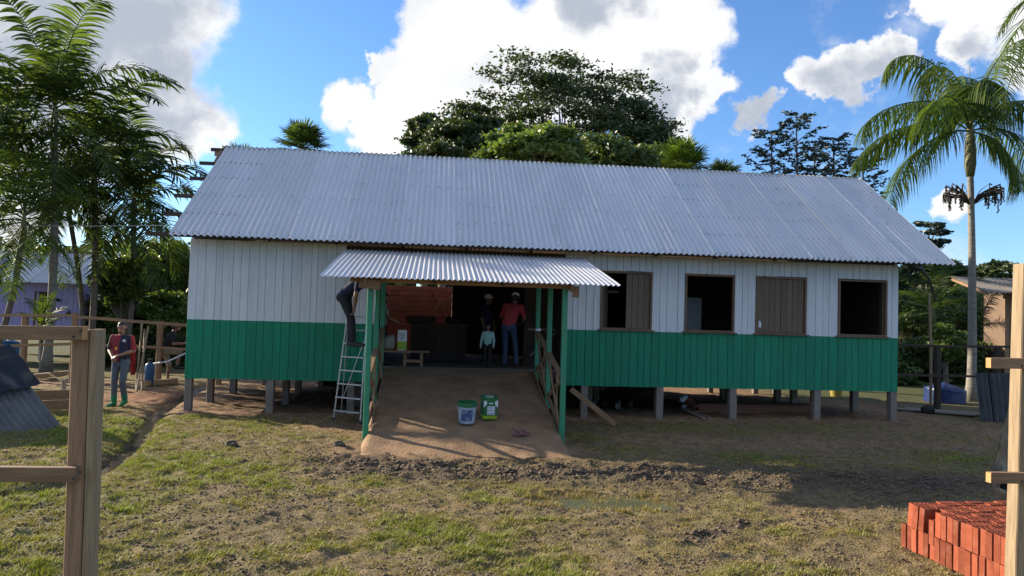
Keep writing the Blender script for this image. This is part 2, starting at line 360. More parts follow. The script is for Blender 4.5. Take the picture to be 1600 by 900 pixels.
def ground():
    def axis(a, b, fine, lo, hi):
        m = list(np.arange(a, b, fine)); s = fine; x = a; L = []
        while x > lo: s *= 1.22; x -= s; L.append(x)
        s = fine; x = m[-1]; Rr = []
        while x < hi: s *= 1.22; x += s; Rr.append(x)
        return np.array(L[::-1]+m+Rr)
    xs = axis(-9.0, 11.5, .042, -900, 900); ys = axis(5.2, 15.5, .042, -300, 1500)
    X, Y = np.meshgrid(xs, ys); Z = gz(X, Y)
    V = np.stack([X, Y, Z], -1).reshape(-1, 3); nx = len(xs); ny = len(ys)
    i = np.arange((ny-1)*nx).reshape(ny-1, nx)[:, :-1].ravel(); F = np.stack([i, i+1, i+1+nx, i+nx], 1)
    m = mat('soil', (.15, .1, .06), .92, var=.45, scale=16, bump=.022, bscale=45, vcol='Col', spec=.2, dirt_glint=(.045, .035, .026), dirt_glint_amt=.65, dscale=5.5)
    me = rawmesh('ground', V, F, [m], smooth=True)
    c = gcol(X, Y).reshape(-1, 3); ca = me.color_attributes.new('Col', 'FLOAT_COLOR', 'POINT')
    ca.data.foreach_set('color', np.concatenate([c, np.ones((len(c), 1))], 1).astype(np.float32).ravel())
    o = put('ground', me); props(o, 'trampled grass and bare muddy earth of the yard', kind='structure')
ground()
def water(name, pts, z, base, label, rough=.13):
    m = bpy.data.materials.new(name); m.use_nodes = True; b = m.node_tree.nodes['Principled BSDF']
    b.inputs['Base Color'].default_value = (*base, 1); b.inputs['Roughness'].default_value = rough
    nz = m.node_tree.nodes.new('ShaderNodeTexNoise'); nz.inputs['Scale'].default_value = 9; bp = m.node_tree.nodes.new('ShaderNodeBump'); bp.inputs['Distance'].default_value = .004
    m.node_tree.links.new(nz.outputs[0], bp.inputs['Height']); m.node_tree.links.new(bp.outputs[0], b.inputs['Normal'])
    mb = MB(); mb.add([(p[0], p[1], z) for p in pts], [tuple(range(len(pts)))])
    props(mb.build(name, m), label, kind='structure')
zp = float(gz(PUD[0], PUD[1]))
water('puddle', [(PUD[0]+.95*math.cos(t), PUD[1]+.55*math.sin(t)) for t in np.linspace(0, 2*math.pi, 28, endpoint=False)], zp+.020, (.095, .098, .055), 'shallow murky green puddle in the trampled grass')
dt = DITCH[:-1]; nrm = []
for i in range(len(dt)):
    t_ = dt[min(i+1, len(dt)-1)]-dt[max(i-1, 0)]; t_ = t_/np.linalg.norm(t_); nrm.append((-t_[1], t_[0]))
nrm = np.array(nrm)
water('ditch_water', list(dt+nrm*.16)+list((dt-nrm*.16)[::-1]), -.098, (.05, .045, .035), 'wet glinting water in the narrow drainage ditch')

def ramp():
    xs = np.arange(-1.35, 2.46, .06); ys = np.arange(10.2, 14.79, .06); X, Y = np.meshgrid(xs, ys)
    ed = np.minimum(X+.98, 2.06-X)
    Z = ramp_z(X, Y)-.02+.05*(fbm(X, Y, 1.1, 3, 61)-.5)*sst(Y, 14.8, 13.5)+.03*(fbm(X, Y, 5, 3, 62)-.5)
    base = gz(X, Y)-.06; k = sst(ed, -.07, .04); Z = base*(1-k)+np.maximum(Z, base-.0)*k
    Z = np.where(Y < 10.6, Z*sst(Y, 10.2, 10.6)+(gz(X, Y)-.05)*(1-sst(Y, 10.2, 10.6)), Z)
    V = np.stack([X, Y, Z], -1).reshape(-1, 3); nx = len(xs); i = np.arange((len(ys)-1)*nx).reshape(-1, nx)[:, :-1].ravel()
    m = mat('ramp_soil', (.265, .172, .102), .9, var=.28, scale=3.2, bump=.014, bscale=30, spec=.2, dirt_glint=(.15, .098, .063), dirt_glint_amt=.8, dscale=1.8)
    props(put('ramp', rawmesh('ramp', V, np.stack([i, i+1, i+1+nx, i+nx], 1), [m], smooth=True)), 'packed brown earth ramp rising to the entrance', kind='structure')
ramp()
def on_ramp(u, v):
    d = ray(u, v)
    for y in np.arange(10.4, 14.7, .01):
        p = CAM+d*(y/d[1])
        if p[2] <= max(float(ramp_z(p[0], y)), 0)+.0: return p
    return p

def grass():
    n = 330000
    x = rng.uniform(-8.5, 10.5, n); y = 5.2+rng.random(n)**1.35*10.3
    g = green_mask(x, y); b = bare_mask(x, y); md = mud_mask(x, y)
    onr = (x > -1.25) & (x < 2.35) & (y > 10.35)
    cl2 = sst(fbm(x, y, 7.5, 2, 71), .36, .62)
    keep = (rng.random(n) < (.05+.95*cl2)*(.42+.58*g)*(1-.93*b)*(1-.9*md)) & ~onr & ~((y > 14.4) & (x > -4.9) & (x < 10)) & (seg_dist(x, y, DITCH) > .13)
    keep &= ~((x > 4.45) & (y < 6.9) & (y > 5))
    x = x[keep]; y = y[keep]; g = g[keep]; k = 5; x = np.repeat(x, k); y = np.repeat(y, k); g = np.repeat(g, k); n = len(x)
    x = x+rng.normal(0, .020, n); y = y+rng.normal(0, .020, n); z = gz(x, y)-.004
    clump = fbm(x, y, 1.7, 3, 77); lush = sst(clump+.25*g, .5, .85)
    inp = np.hypot((x-PUD[0])/.9, (y-PUD[1])/.5) < 1
    h = (.016+.036*rng.random(n)**1.4)*(.65+.65*lush)*(.55+.45*g); h = np.where(inp, h*1.4+.03, h); az = rng.uniform(0, 6.283, n); lean = rng.uniform(.2, 1.3, n)
    w = .0035+.0035*rng.random(n); ca, sa = np.cos(az), np.sin(az)
    B = np.stack([x, y, z], 1); W = np.stack([-sa*w, ca*w, 0*w], 1); T = np.stack([ca*h*lean, sa*h*lean, h], 1)
    V = np.empty((n*3, 3)); V[0::3] = B-W; V[1::3] = B+W; V[2::3] = B+T
    F = np.arange(n*3).reshape(n, 3)
    straw = np.array([.29, .215, .085]); olive = np.array([.20, .20, .042]); lime = np.array([.22, .265, .028])
    q = rng.random(n); f = np.clip(.75*g+.35*(clump-.5)*2+.3*(q-.5), 0, 1)[:, None]; c = straw*(1-f)+olive*f; li = (lush*g*(q > .25))[:, None]*.85; c = c*(1-li)+lime*li; c *= (.65+.6*rng.random((n, 1)))
    m = mat('grass_blades', (.1, .1, .03), .7, var=.1, scale=3, vcol='Col', transl=.22)
    me = rawmesh('grass', V, F, [m]); a = me.color_attributes.new('Col', 'FLOAT_COLOR', 'POINT')
    cc = np.concatenate([np.repeat(c, 3, 0), np.ones((n*3, 1))], 1).astype(np.float32); a.data.foreach_set('color', cc.ravel())
    props(put('grass', me), 'short patchy green and straw grass of the yard', 'grass', kind='stuff')
    # clods of churned mud and fallen bits
    n = 90000; x = rng.uniform(-7, 9, n); y = 5.4+rng.random(n)**1.3*8.6; md = mud_mask(x, y)
    keep = (rng.random(n) < (.10+.55*sst(fbm(x, y, 1.5, 3, 51), .4, .65)+.7*md)*(1-.8*bare_mask(x, y))) & ~((x > -1.3) & (x < 2.4) & (y > 10.3)) & ~((x > 4.3) & (y < 7)); x, y = x[keep], y[keep]; n = len(x); s = .006+.016*rng.random(n)**2*(1+.8*mud_mask(x, y))
    oc = np.array([(1, 0, 0), (0, 1, 0), (-1, 0, 0), (0, -1, 0), (0, 0, .5), (0, 0, -.5)]); of = np.array([(0, 1, 4), (1, 2, 4), (2, 3, 4), (3, 0, 4), (1, 0, 5), (2, 1, 5), (3, 2, 5), (0, 3, 5)])
    V = (oc[None]*(.6+.8*rng.random((n, 6, 1)))*s[:, None, None])+np.stack([x, y, gz(x, y)+s*.25], 1)[:, None]
    F = (of[None]+6*np.arange(n)[:, None, None]).reshape(-1, 3)
    props(put('mud_clods', rawmesh('mud_clods', V.reshape(-1, 3), F, [mat('clod', (.14, .105, .066), .95, var=.5, scale=9)], smooth=False)), 'small clods of churned mud in front of the ramp', 'mud', kind='stuff')
grass()

# ---------------------------------------------------------------- the long timber house
X0, X1, YF, YB = -4.69, 9.79, 14.73, 20.25
ZB, ZG, ZT, FL = .627, 1.755, 3.297, .93
EY, EZ, RY, RZ = 14.05, 3.30, 17.49, 5.70
RX0, RX1 = -4.86, 10.46
house = thing('timber_house', 'long stilted timber house, white above green boards, under a corrugated roof', 'house', ((X0+X1)/2, 17.5, 0))
DOOR = (-1.12, 2.62)
WINS = [(3.36, 4.43), (5.12, 6.18), (6.64, 7.74), (8.44, 9.53)]
WZ0, WZ1 = 1.785, 2.965
def board(x0, x1, z0, z1, y=YF):
    g = .0024 if x1 < 0 else .0034; a, b = x0+g, x1-g; yo = y+random.uniform(-.003, .003); t = .022; zs = [z0]+([ZG+random.uniform(-.0025, .0025)] if z0 < ZG-.02 < z1-.04 else [])+[z1]
    mb = MB(); V = []; c = .003
    for z in zs: V += [(a, yo+t, z), (a, yo+c, z), (a+c, yo, z), (b-c, yo, z), (b, yo+c, z), (b, yo+t, z)]
    for i in range(len(zs)-1):
        o = i*6; mb_f = [(o+j, o+j+1, o+j+7, o+j+6) for j in range(5)]
        mi = 1 if (zs[i]+zs[i+1])/2 < ZG else 0
        if i == 0: mb.add(V, mb_f, mi)
        else: mb.f += mb_f; mb.m += [mi]*5
    n = len(V); mb.f += [(5, 4, 3, 2, 1, 0), tuple(range(n-6, n))]; mb.m += [1 if z0 < ZG else 0, 1 if z1 < ZG+.04 else 0]
    mb.build('wall_board', [MATS['white_paint'], MATS['green_paint']], house)
cuts = sorted([X0, DOOR[0], DOOR[1], X1]+[c for w in WINS for c in w])
for a, b in zip(cuts[:-1], cuts[1:]):
    if (a, b) == DOOR: continue
    n = max(1, round((b-a)/.163)); es = [a]+[a+(b-a)*(i+random.uniform(-.2, .2))/n for i in range(1, n)]+[b]
    for p, q in zip(es[:-1], es[1:]):
        if (a, b) in WINS:
            board(p, q, ZB+random.uniform(-.004, .004), WZ0-.012); board(p, q, WZ1+.012, ZT)
        else: board(p, q, ZB+random.uniform(-.004, .004), ZT if q < -1.7 or p > 2.5 else 3.06)
# sheathing behind the boards
SHE = []
for a, b in zip(cuts[:-1], cuts[1:]):
    if (a, b) == DOOR: continue
    if (a, b) in WINS: SHE += [((a+.001, YF+.026, ZB+.01), (b-.001, YF+.06, WZ0-.02)), ((a+.001, YF+.026, WZ1+.02), (b-.001, YF+.06, ZT))]
    else: SHE.append(((a+.001, YF+.026, ZB+.01), (b-.001, YF+.06, ZT if a > 2.5 else 3.05)))
for a, b in SHE: mb = MB(); mb.box(a, b); mb.build('wall_sheathing', MATS['dark_wood'], house)

def gable(x0, x1):
    mb = MB(); P = [(YF+.03, ZB), (YB, ZB), (YB, ZT-.02), (RY, RZ-.10), (YF+.03, ZT-.02)]
    V = [(x0, y, z) for y, z in P]+[(x1, y, z) for y, z in P]
    mb.add(V, [(4, 3, 2, 1, 0), (5, 6, 7, 8, 9)]+[(i, (i+1) % 5, (i+1) % 5+5, i+5) for i in range(5)]); mb.build('gable_wall', MATS['white_paint'], house)
gable(X0+.002, X0+.04); gable(X1-.04, X1-.002)
mb = MB(); mb.box((X1-.06, YF+.07, ZB+.1), (X1-.044, YB-.06, ZT-.05)); mb.build('darkening_panel', MATS['dark_wood'], house)  # dark panel added so the white gable looks unlit through the window
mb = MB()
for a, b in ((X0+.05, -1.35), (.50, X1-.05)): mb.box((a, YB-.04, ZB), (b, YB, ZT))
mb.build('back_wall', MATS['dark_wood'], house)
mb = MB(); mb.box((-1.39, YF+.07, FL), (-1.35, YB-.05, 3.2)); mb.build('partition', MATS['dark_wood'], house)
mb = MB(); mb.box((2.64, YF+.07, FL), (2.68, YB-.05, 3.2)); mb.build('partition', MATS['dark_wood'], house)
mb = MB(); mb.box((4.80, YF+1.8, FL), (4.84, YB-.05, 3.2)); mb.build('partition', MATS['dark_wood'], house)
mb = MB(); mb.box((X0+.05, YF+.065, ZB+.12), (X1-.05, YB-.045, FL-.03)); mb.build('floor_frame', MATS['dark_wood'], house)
for i in range(28):
    y0 = YF+.068+i*.196; mb = MB(); mb.box((X0+.06, y0, FL-.028), (X1-.06, y0+.19, FL)); mb.build('floor_board', MATS['interior_floor'], house)
mb = MB(); mb.bar((-1.75, YF+.05, 3.12), (2.62, YF+.05, 3.12), .10, .12); mb.bar((-1.75, YF+.1, 3.235), (2.62, YF+.1, 3.235), .05, .09); mb.build('door_header', MATS['dark_wood'], house)
# boards added at the back to keep sun from under the floor
for i in range(46):
    mb = MB(); x = -2.9+i*.2; mb.bar((x, YB-.02+.011*(i % 2)*2, -.1), (x, YB-.02+.011*(i % 2)*2, ZB+.2), .215, .02, up=(0, 1, 0)); mb.build('sun_block_board', MATS['dark_wood'], house)
# stilts
for yy, us in ((YF+.06, [292, 421, 548, 912, 1030, 1144, 1276, 1397]), (16.2, [322, 446, 560, 920, 1028, 1140, 1240, 1335]), (18.0, [355, 465, 580, 930, 1030, 1130, 1215, 1300]), (20.1, [412, 500, 610, 940, 1030, 1110, 1180, 1258])):
    for u in us:
        x = at(u, 630, yy)[0]; x = min(max(x, X0+.07), X1-.07); w = random.uniform(.066, .078)
        mb = MB(); mb.bar((x+random.uniform(-.015, .015), yy+.02, -.15), (x, yy+.02, ZB+.12), w*2, w*2, up=(0, 1, 0), jit=.004, ch=.08); mb.build('stilt', MATS['concrete_post'], house)
# roof
SLEN = math.hypot(RY-EY, RZ-EZ)
def sheet_mesh(width, length, waves, amp, seg=6, nl=4):
    n = waves*seg; xs = np.linspace(0, width, n+1); V = []; F = []
    for j in range(nl+1):
        for i, x in enumerate(xs): V.append((x, length*j/nl, amp*math.cos(2*math.pi*waves*x/width)))
    for j in range(nl):
        for i in range(n): a = j*(n+1)+i; F.append((a, a+1, a+n+2, a+n+1))
    return V, F
NS = 15; SW = (RX1-RX0)/NS
def dented(V, seed, a=.007):
    P = np.array(V); P[:, 2] += a*2*(fbm(P[:, 0]+seed*9, P[:, 1], 1.3, 3, seed)-.5); P[:, 1] += np.where(P[:, 1] < .01, .02*(fbm(P[:, 0]+seed*5, P[:, 0]*0, 2.0, 2, seed)-.5), 0); return P
V, F = sheet_mesh(SW*10/9, SLEN+.02, 10, .019, seg=8, nl=9); SHEETS = [rawmesh('roof_sheet', dented(V, k), np.array(F), [MATS['roof_metal']], smooth=True) for k in range(5)]
ang = math.atan2(RZ-EZ, RY-EY); ho = ORG[house.name]
for i in range(NS):
    o = put('roof_sheet', SHEETS[(i*3) % 5], house); o.location = (RX0+i*SW-ho[0], EY-ho[1]+random.uniform(-.008, .008), EZ-ho[2]+.004*(i % 2)); o.rotation_euler = (ang, 0, random.uniform(-.001, .001))
for i in range(NS):
    o = put('roof_sheet', SHEETS[(i*3) % 5], house); o.location = (RX1-i*SW-ho[0], 2*RY-EY-.0-ho[1], EZ-ho[2]+.004*(i % 2)); o.rotation_euler = (ang, 0, math.pi)
mb = MB(); n_ = np.array([0, -math.sin(ang), math.cos(ang)])
for t in (.03, .215, .41, .60, .80, .975):
    k = 0
    x = RX0+.10
    while x < RX1:
        p = np.array([x+random.uniform(-.02, .02), EY+(RY-EY)*t, EZ+(RZ-EZ)*t+random.uniform(-.01, .01)])+n_*.018
        if random.random() < .8: mb.lathe(p, [(.012, -.004), (.012, .006), (.006, .010)], 6)
        x += SW/9*random.choice((2, 3))
sf = mb.build('roof_screw', MATS['screw'], house); sf['kind'] = 'stuff'
PUR = [(228, 366, .02), (256, 333, .21), (273, 304, .40), (297, 278, .60), (312, 253, .79), (330, 231, .975)]
for u, v, t in PUR:
    y = EY+(RY-EY)*t+.05; z = EZ+(RZ-EZ)*t-.065+.03; xl = at(u, v, y)[0]
    mb = MB(); mb.bar((xl, y, z), (RX1-.5, y, z), .06, .075, jit=.002); mb.build('purlin', MATS['dark_wood'], house)
mb = MB(); mb.bar((RX0-.25, RY-.03, RZ-.16), (RX0+.5, RY-.03, RZ-.16), .05, .16); mb.bar((RX0-.10, RY-.03, RZ-.15), (RX0-.10, RY-.5, RZ-.52), .05, .12); mb.build('ridge_board', MATS['raw_wood_x'], house)
for x in np.linspace(X0+.3, X1-.2, 9):
    mb = MB(); mb.bar((x, EY+.12, EZ+.0), (x, RY-.02, RZ-.16), .05, .10); mb.build('rafter', MATS['dark_wood'], house)
for x in np.linspace(X0+.3, X1-.2, 9):
    mb = MB(); mb.bar((x, 2*RY-EY-.12, EZ+.0), (x, RY+.02, RZ-.16), .05, .10); mb.build('rafter', MATS['dark_wood'], house)
# windows
def shutter(parent, xa, xb, z0, z1, y, n=3, rot=0.0, hinge=None):
    w = (xb-xa)/n
    for i in range(n):
        mb = MB(); c = np.array([xa+w*(i+.5), y, 0]); p = np.array([xa+w*(i+.5), y+.002*(i % 2), z0]); q = p+np.array([0, 0, z1-z0])
        if rot:
            h = np.array([hinge, y]); d = p[0]-hinge; p[:2] = h+np.array([math.cos(rot), math.sin(rot)])*d; q[:2] = p[:2]
            mb.bar(p, q, w-.004, .022, up=(-math.sin(rot), math.cos(rot), 0), ch=.1)
        else: mb.bar(p, q, w-.006, .022, up=(0, 1, 0), ch=.1)
        mb.build('shutter_board', MATS['shutter_wood'], parent)
for k, (a, b) in enumerate(WINS):
    mb = MB(); y = YF+.005; d = .055
    mb.box((a, y-.03, WZ0), (a+.04, y+d, WZ1)); mb.box((b-.04, y-.03, WZ0), (b, y+d, WZ1)); mb.box((a+.04, y-.03, WZ1-.04), (b-.04, y+d, WZ1)); mb.box((a+.04, y-.026, WZ0), (b-.04, y+d, WZ0+.03))
    w = mb.build('window', MATS['frame_wood'], house)
    mb = MB(); mb.bar((a-.05, y-.03, WZ0-.02), (b+.05, y-.03, WZ0-.02), .07, .028); mb.build('sill', MATS['frame_wood'], w)
    if k == 0:
        shutter(w, a+.53, b-.045, WZ0+.035, WZ1-.045, y+.02, 4); shutter(w, a+.045, a+.56, WZ0+.035, WZ1-.045, y+.07, 4, rot=1.15, hinge=a+.045)
        mb = MB(); mb.bar((a+.30, y+.75, FL), (a+.30, y+.75, 2.6), .05, .05); mb.bar((a+.30, y+.75, 2.57), (a+.55, y+.75, 2.57), .04, .05); mb.build('inner_frame', MATS['grey_wood'], w)
    if k == 1:
        mb = MB(); mb.box((a+.46, y+1.3, FL), (a+.84, y+1.33, 2.52)); mb.build('inner_door', MATS['grey_cloth'], w)
    if k == 2:
        shutter(w, a+.045, a+.548, WZ0+.035, WZ1-.045, y+.018, 4); shutter(w, a+.555, b-.045, WZ0+.035, WZ1-.045, y+.022, 4)
        mb = MB(); mb.lathe((a+.085, y-.012, WZ0+.10), [(.012, 0), (.03, .02), (.034, .09), (.018, .13), (.012, .16)], 10); mb.build('padlock_bag', MATS['label_white'], w)
    if k == 3: shutter(w, b-.52, b-.045, WZ0+.035, WZ1-.045, y+.07, 4, rot=-2.0, hinge=b-.045)

# ---------------------------------------------------------------- entrance porch with railings
porch = thing('entrance_porch', 'corrugated porch roof on slim green posts over the ramp', 'porch', (.55, 13, 0))
po = ORG[porch.name]
PX0, PX1, PY0, PZ0, PY1, PZ1 = -1.70, 2.78, 11.18, 2.505, 14.3, 3.17
pang = math.atan2(PZ1-PZ0, PY1-PY0); plen = math.hypot(PZ1-PZ0, PY1-PY0); pw = (PX1-PX0)/4
V, F = sheet_mesh(pw*15/14, plen, 15, .0125, nl=8); PSS = [rawmesh('porch_sheet', dented(V, 7+k, .009), np.array(F), [MATS['roof_metal']], smooth=True) for k in range(4)]
for i in range(4):
    o = put('roof_sheet', PSS[i], porch); o.location = (PX0+i*pw-po[0], PY0-po[1]+random.uniform(-.012, .012), PZ0+.004*(i % 2)); o.rotation_euler = (pang, 0, random.uniform(-.003, .003))
PXL, PXR = -.98, 2.06
def pz(y): return PZ0+(PZ1-PZ0)*(y-PY0)/(PY1-PY0)
for x in (PXL, PXR):
    for y in (11.55, 13.05, 14.55):
        mb = MB(); t = pz(y)-.14; lean = .0
        mb.bar((x, y, -.1 if y < 12 else float(ramp_z(x, y))-.15), (x+lean, y, t), .085, .085, up=(0, 1, 0), jit=.003); mb.build('post', MATS['green_post'], porch)
mb = MB(); mb.bar((-1.28, 11.50, 2.492), (2.17, 11.50, 2.487), .05, .085); mb.build('front_beam', MATS['raw_wood_x'], porch)
for x in (PXL-.07, PXR+.07):
    mb = MB(); mb.bar((x, 11.35, pz(11.35)-.10), (x, 14.6, pz(14.6)-.10), .045, .11); mb.build('side_beam', MATS['raw_wood'], porch)
for x in (.0, 1.05):
    mb = MB(); mb.bar((x, 11.35, pz(11.35)-.055), (x, 14.3, pz(14.3)-.055), .045, .07); mb.build('roof_joist', MATS['dark_wood'], porch)
mb = MB(); mb.bar((PXL-.16, 11.42, 2.43), (PXL+.16, 11.42, 2.41), .10, .15); mb.build('bracket', MATS['raw_wood_x'], porch)
mb = MB(); mb.bar((PXR+.10, 11.42, 2.40), (PXR+.19, 11.42, 2.40), .08, .17); mb.build('bracket', MATS['raw_wood'], porch)
def rail(x, side):
    ys = (11.58, 13.03, 14.52)
    def top(y): return 1.04+(y-11.55)*(1.70-1.04)/3.0
    def bot(y): return .24+(y-11.55)*(.99-.24)/3.0
    xi = x-side*.0
    mb = MB(); mb.bar((xi, 11.60, top(11.6)), (xi, 14.5, top(14.5)), .09, .035, up=(0, 0, 1)); mb.build('handrail', MATS['raw_wood'], porch)
    mb = MB(); mb.bar((xi, 11.60, bot(11.6)), (xi, 14.5, bot(14.5)), .035, .09); mb.build('bottom_rail', MATS['raw_wood'], porch)
    for a, b in ((11.62, 13.0), (13.1, 14.5)):
        mb = MB(); mb.bar((xi-.018, a, bot(a)), (xi-.018, b, top(b)-.02), .024, .085); mb.build('cross_brace', MATS['raw_wood'], porch)
        mb = MB(); mb.bar((xi+.018, a, top(a)-.02), (xi+.018, b, bot(b)), .024, .085); mb.build('cross_brace', MATS['raw_wood'], porch)
        m_ = (a+b)/2; mb = MB(); mb.bar((xi+.045, m_, bot(m_)-.03), (xi+.045, m_, top(m_)-.01), .024, .085, up=(0, 1, 0)); mb.build('baluster', MATS['raw_wood'], porch)
rail(PXL+.01, 1); rail(PXR-.01, -1)
mb = MB(); mb.bar((PXL+.06, 11.62, .04), (PXL+.06, 12.5, .36), .025, .20); mb.build('edge_board', MATS['pale_wood'], porch)
mb = MB(); mb.bar((PXR-.05, 11.55, .02), (PXR-.05, 14.5, .83), .025, .14); mb.build('edge_board', MATS['raw_wood'], porch)
# frame seen in the doorway on the right
mb = MB(); mb.bar((2.0, 15.6, 1.72), (2.62, 15.6, 1.72), .04, .05); mb.bar((2.06, 15.6, 1.16), (2.6, 15.6, 1.66), .03, .05); mb.build('inner_rail', MATS['grey_wood'], house)
mb = MB(); mb.box((1.95, 15.9, FL), (2.63, 15.93, 3.0)); mb.build('partition', MATS['dark_wood'], house)

# ---------------------------------------------------------------- people
def capsule_mesh(p, q, r0, r1, V, F, seg=12):
    p = np.array(p, float); q = np.array(q, float); d = q-p; L = np.linalg.norm(d); d = d/L if L > 1e-6 else np.array([0, 0, 1.0])
    a = np.cross(d, (0, 0, 1) if abs(d[2]) < .9 else (1, 0, 0)); a /= np.linalg.norm(a); b = np.cross(d, a)
    rings = [(p-d*r0*math.cos(t), r0*math.sin(t)) for t in (.35, .8, 1.2)]+[(p, r0), (q, r1)]+[(q+d*r1*math.cos(t), r1*math.sin(t)) for t in (1.2, .8, .35)]
    o = len(V)
    for c, r in rings:
        for j in range(seg): t = 2*math.pi*j/seg; V.append(tuple(c+(a*math.cos(t)+b*math.sin(t))*r))
    for i in range(len(rings)-1):
        for j in range(seg): F.append((o+i*seg+j, o+i*seg+(j+1) % seg, o+(i+1)*seg+(j+1) % seg, o+(i+1)*seg+j))
    F.append(tuple(o+j for j in range(seg-1, -1, -1))); F.append(tuple(o+(len(rings)-1)*seg+j for j in range(seg)))
def remeshed(V, F, voxel, smooth=4):
    me = bpy.data.meshes.new('tmp'); me.from_pydata(V, [], F); o = bpy.data.objects.new('tmp', me); col.objects.link(o)
    m = o.modifiers.new('r', 'REMESH'); m.mode = 'VOXEL'; m.voxel_size = voxel
    s = o.modifiers.new('s', 'SMOOTH'); s.factor = .5; s.iterations = smooth
    bpy.context.view_layer.update(); dg = bpy.context.evaluated_depsgraph_get(); r = bpy.data.meshes.new_from_object(o.evaluated_get(dg))
    bpy.data.objects.remove(o); bpy.data.meshes.remove(me); return r
def person(label, base, H, face, M, J=None, head_turn=0.0, head_nod=0.0, cap=None, cap_brim=True, voxel=.0125, grip=(), shorts=False, sleeve=.55, twotone=None, extra_paint=(), boots=None):
    """M: materials skin/shirt/trousers/shoe; J: joints in the person's own frame (x right, y forward, z up) for a height of 1.70"""
    s = H/1.70; f = np.array([math.sin(face), math.cos(face), 0]); r = np.array([math.cos(face), -math.sin(face), 0]); up = np.array([0, 0, 1.0])
    D = dict(hipL=(-.095, 0, .90), hipR=(.095, 0, .90), kneeL=(-.10, .02, .49), kneeR=(.10, .02, .49), ankL=(-.10, -.02, .085), ankR=(.10, -.02, .085), toeL=(-.115, .15, .035), toeR=(.115, .15, .035),
             pelvis=(0, 0, .95), chest=(0, .0, 1.27), neck=(0, .0, 1.44), head=(0, .02, 1.585), shL=(-.185, 0, 1.385), shR=(.185, 0, 1.385), elL=(-.235, -.01, 1.10), elR=(.235, -.01, 1.10), wrL=(-.23, .07, .86), wrR=(.23, .07, .86))
    D.update(J or {}); D = {k: np.array(v, float) for k, v in D.items()}
    base = np.array(base, float)
    W = lambda p: base+(r*p[0]+f*p[1]+up*p[2])*s
    prims = []
    def cap_(p, q, r0, r1, m): prims.append((W(np.array(p)), W(np.array(q)), r0*s, r1*s, m))
    cl = .006
    for sd, sg in (('L', -1), ('R', 1)):
        hip, kn, an, toe, sh, el, wr = (D[k+sd] for k in ('hip', 'knee', 'ank', 'toe', 'sh', 'el', 'wr'))
        cap_(hip, kn, .088, .064 if not shorts else .075, 'trousers')
        if shorts:
            cap_(kn+(an-kn)*.05, kn+(an-kn)*.4, .052, .050, 'skin'); cap_(kn+(an-kn)*.4, an, .050, .034, 'skin')
        else: cap_(kn, kn+(an-kn)*.45, .062, .060, 'trousers'); cap_(kn+(an-kn)*.45, an+(kn-an)*.06, .060, .056, 'trousers')
        heel = an+np.array([0, -.04, -.045]) if abs(toe[2]-an[2]) < .3 else an
        cap_(an, an+np.array([0, .0, -.02]), .042, .045, 'shoe'); cap_(heel, toe, .042, .036, 'shoe')
        cap_(toe, toe+(toe-heel)/np.linalg.norm(toe-heel)*.05, .036, .028, 'shoe')
        if boots: cap_(an, an+(kn-an)*.28, .056, .062, 'shoe')
        hs = D['pelvis']+np.array([sg*.075, 0, 0]); side = (sh-D['neck']); side = side-np.array([0, 0, side[2]])
        inner = D['chest']+(sh-D['chest'])*.42
        cap_(D['pelvis']*.5+hip*.5, D['pelvis']+(D['chest']-D['pelvis'])*.2+np.array([sg*.06, 0, 0]), .098, .094, 'trousers')
        cap_(D['pelvis']+(D['chest']-D['pelvis'])*.16+np.array([sg*.068, 0, 0]), inner, .098, .105, 'shirt')
        cap_(inner, sh, .092, .066, 'shirt')
        cap_(D['neck']+(D['chest']-D['neck'])*.25, sh, .062, .058, 'shirt')
        e1 = sh+(el-sh)*sleeve; cap_(sh, e1, .063, .058, 'shirt')
        long = sleeve > .99
        if not long: cap_(e1, el, .047, .040, 'skin')
        cap_(el, el+(wr-el)*.35, .044 if not long else .052, .043 if not long else .05, 'shirt' if long else 'skin'); cap_(el+(wr-el)*.35, wr, .042 if not long else .049, .028 if not long else .042, 'shirt' if long else 'skin')
        d = (wr-el)/np.linalg.norm(wr-el); lat = np.array([1.0, 0, 0]); lat = lat-d*(lat@d); lat /= np.linalg.norm(lat)+1e-6; nrm = np.cross(d, lat)
        pe = wr+d*.075; cap_(wr, wr+d*.05+lat*.018, .026, .021, 'skin'); cap_(wr, wr+d*.05-lat*.018, .026, .021, 'skin')
        g = 1.0 if sd in grip else .35
        for i, (o, ln) in enumerate(((-.032, .060), (-.011, .075), (.011, .072), (.032, .056))):
            k0 = pe+lat*o; k1 = k0+d*ln*.5+nrm*ln*.28*g; k2 = k1+d*ln*(.5-.5*g)+nrm*ln*.5*g
            cap_(k0, k1, .0105, .0095, 'skin'); cap_(k1, k2, .0095, .008, 'skin')
        t0 = wr+d*.028-lat*sg*.024; t1 = t0+d*.035-lat*sg*.028+nrm*.012; cap_(t0, t1, .013, .011, 'skin'); cap_(t1, t1+d*.028+nrm*.012, .011, .009, 'skin')
    cap_(D['pelvis'], D['chest'], .105, .118, 'shirt'); cap_(D['pelvis']+(D['chest']-D['pelvis'])*.1, D['pelvis']-(D['chest']-D['pelvis'])*.25, .105, .09, 'trousers')
    cap_(D['neck']-(D['neck']-D['chest'])*.2, D['head']+(D['neck']-D['head'])*.35, .052, .050, 'skin')
    # head in its own frame
    hf = np.array([math.sin(head_turn)*math.cos(head_nod), math.cos(head_turn)*math.cos(head_nod), -math.sin(head_nod)]); hr = np.array([math.cos(head_turn), -math.sin(head_turn), 0]); hu = np.cross(hr, hf)
    hc = D['head']; Hh = lambda x, y, z: hc+hr*x+hf*y+hu*z
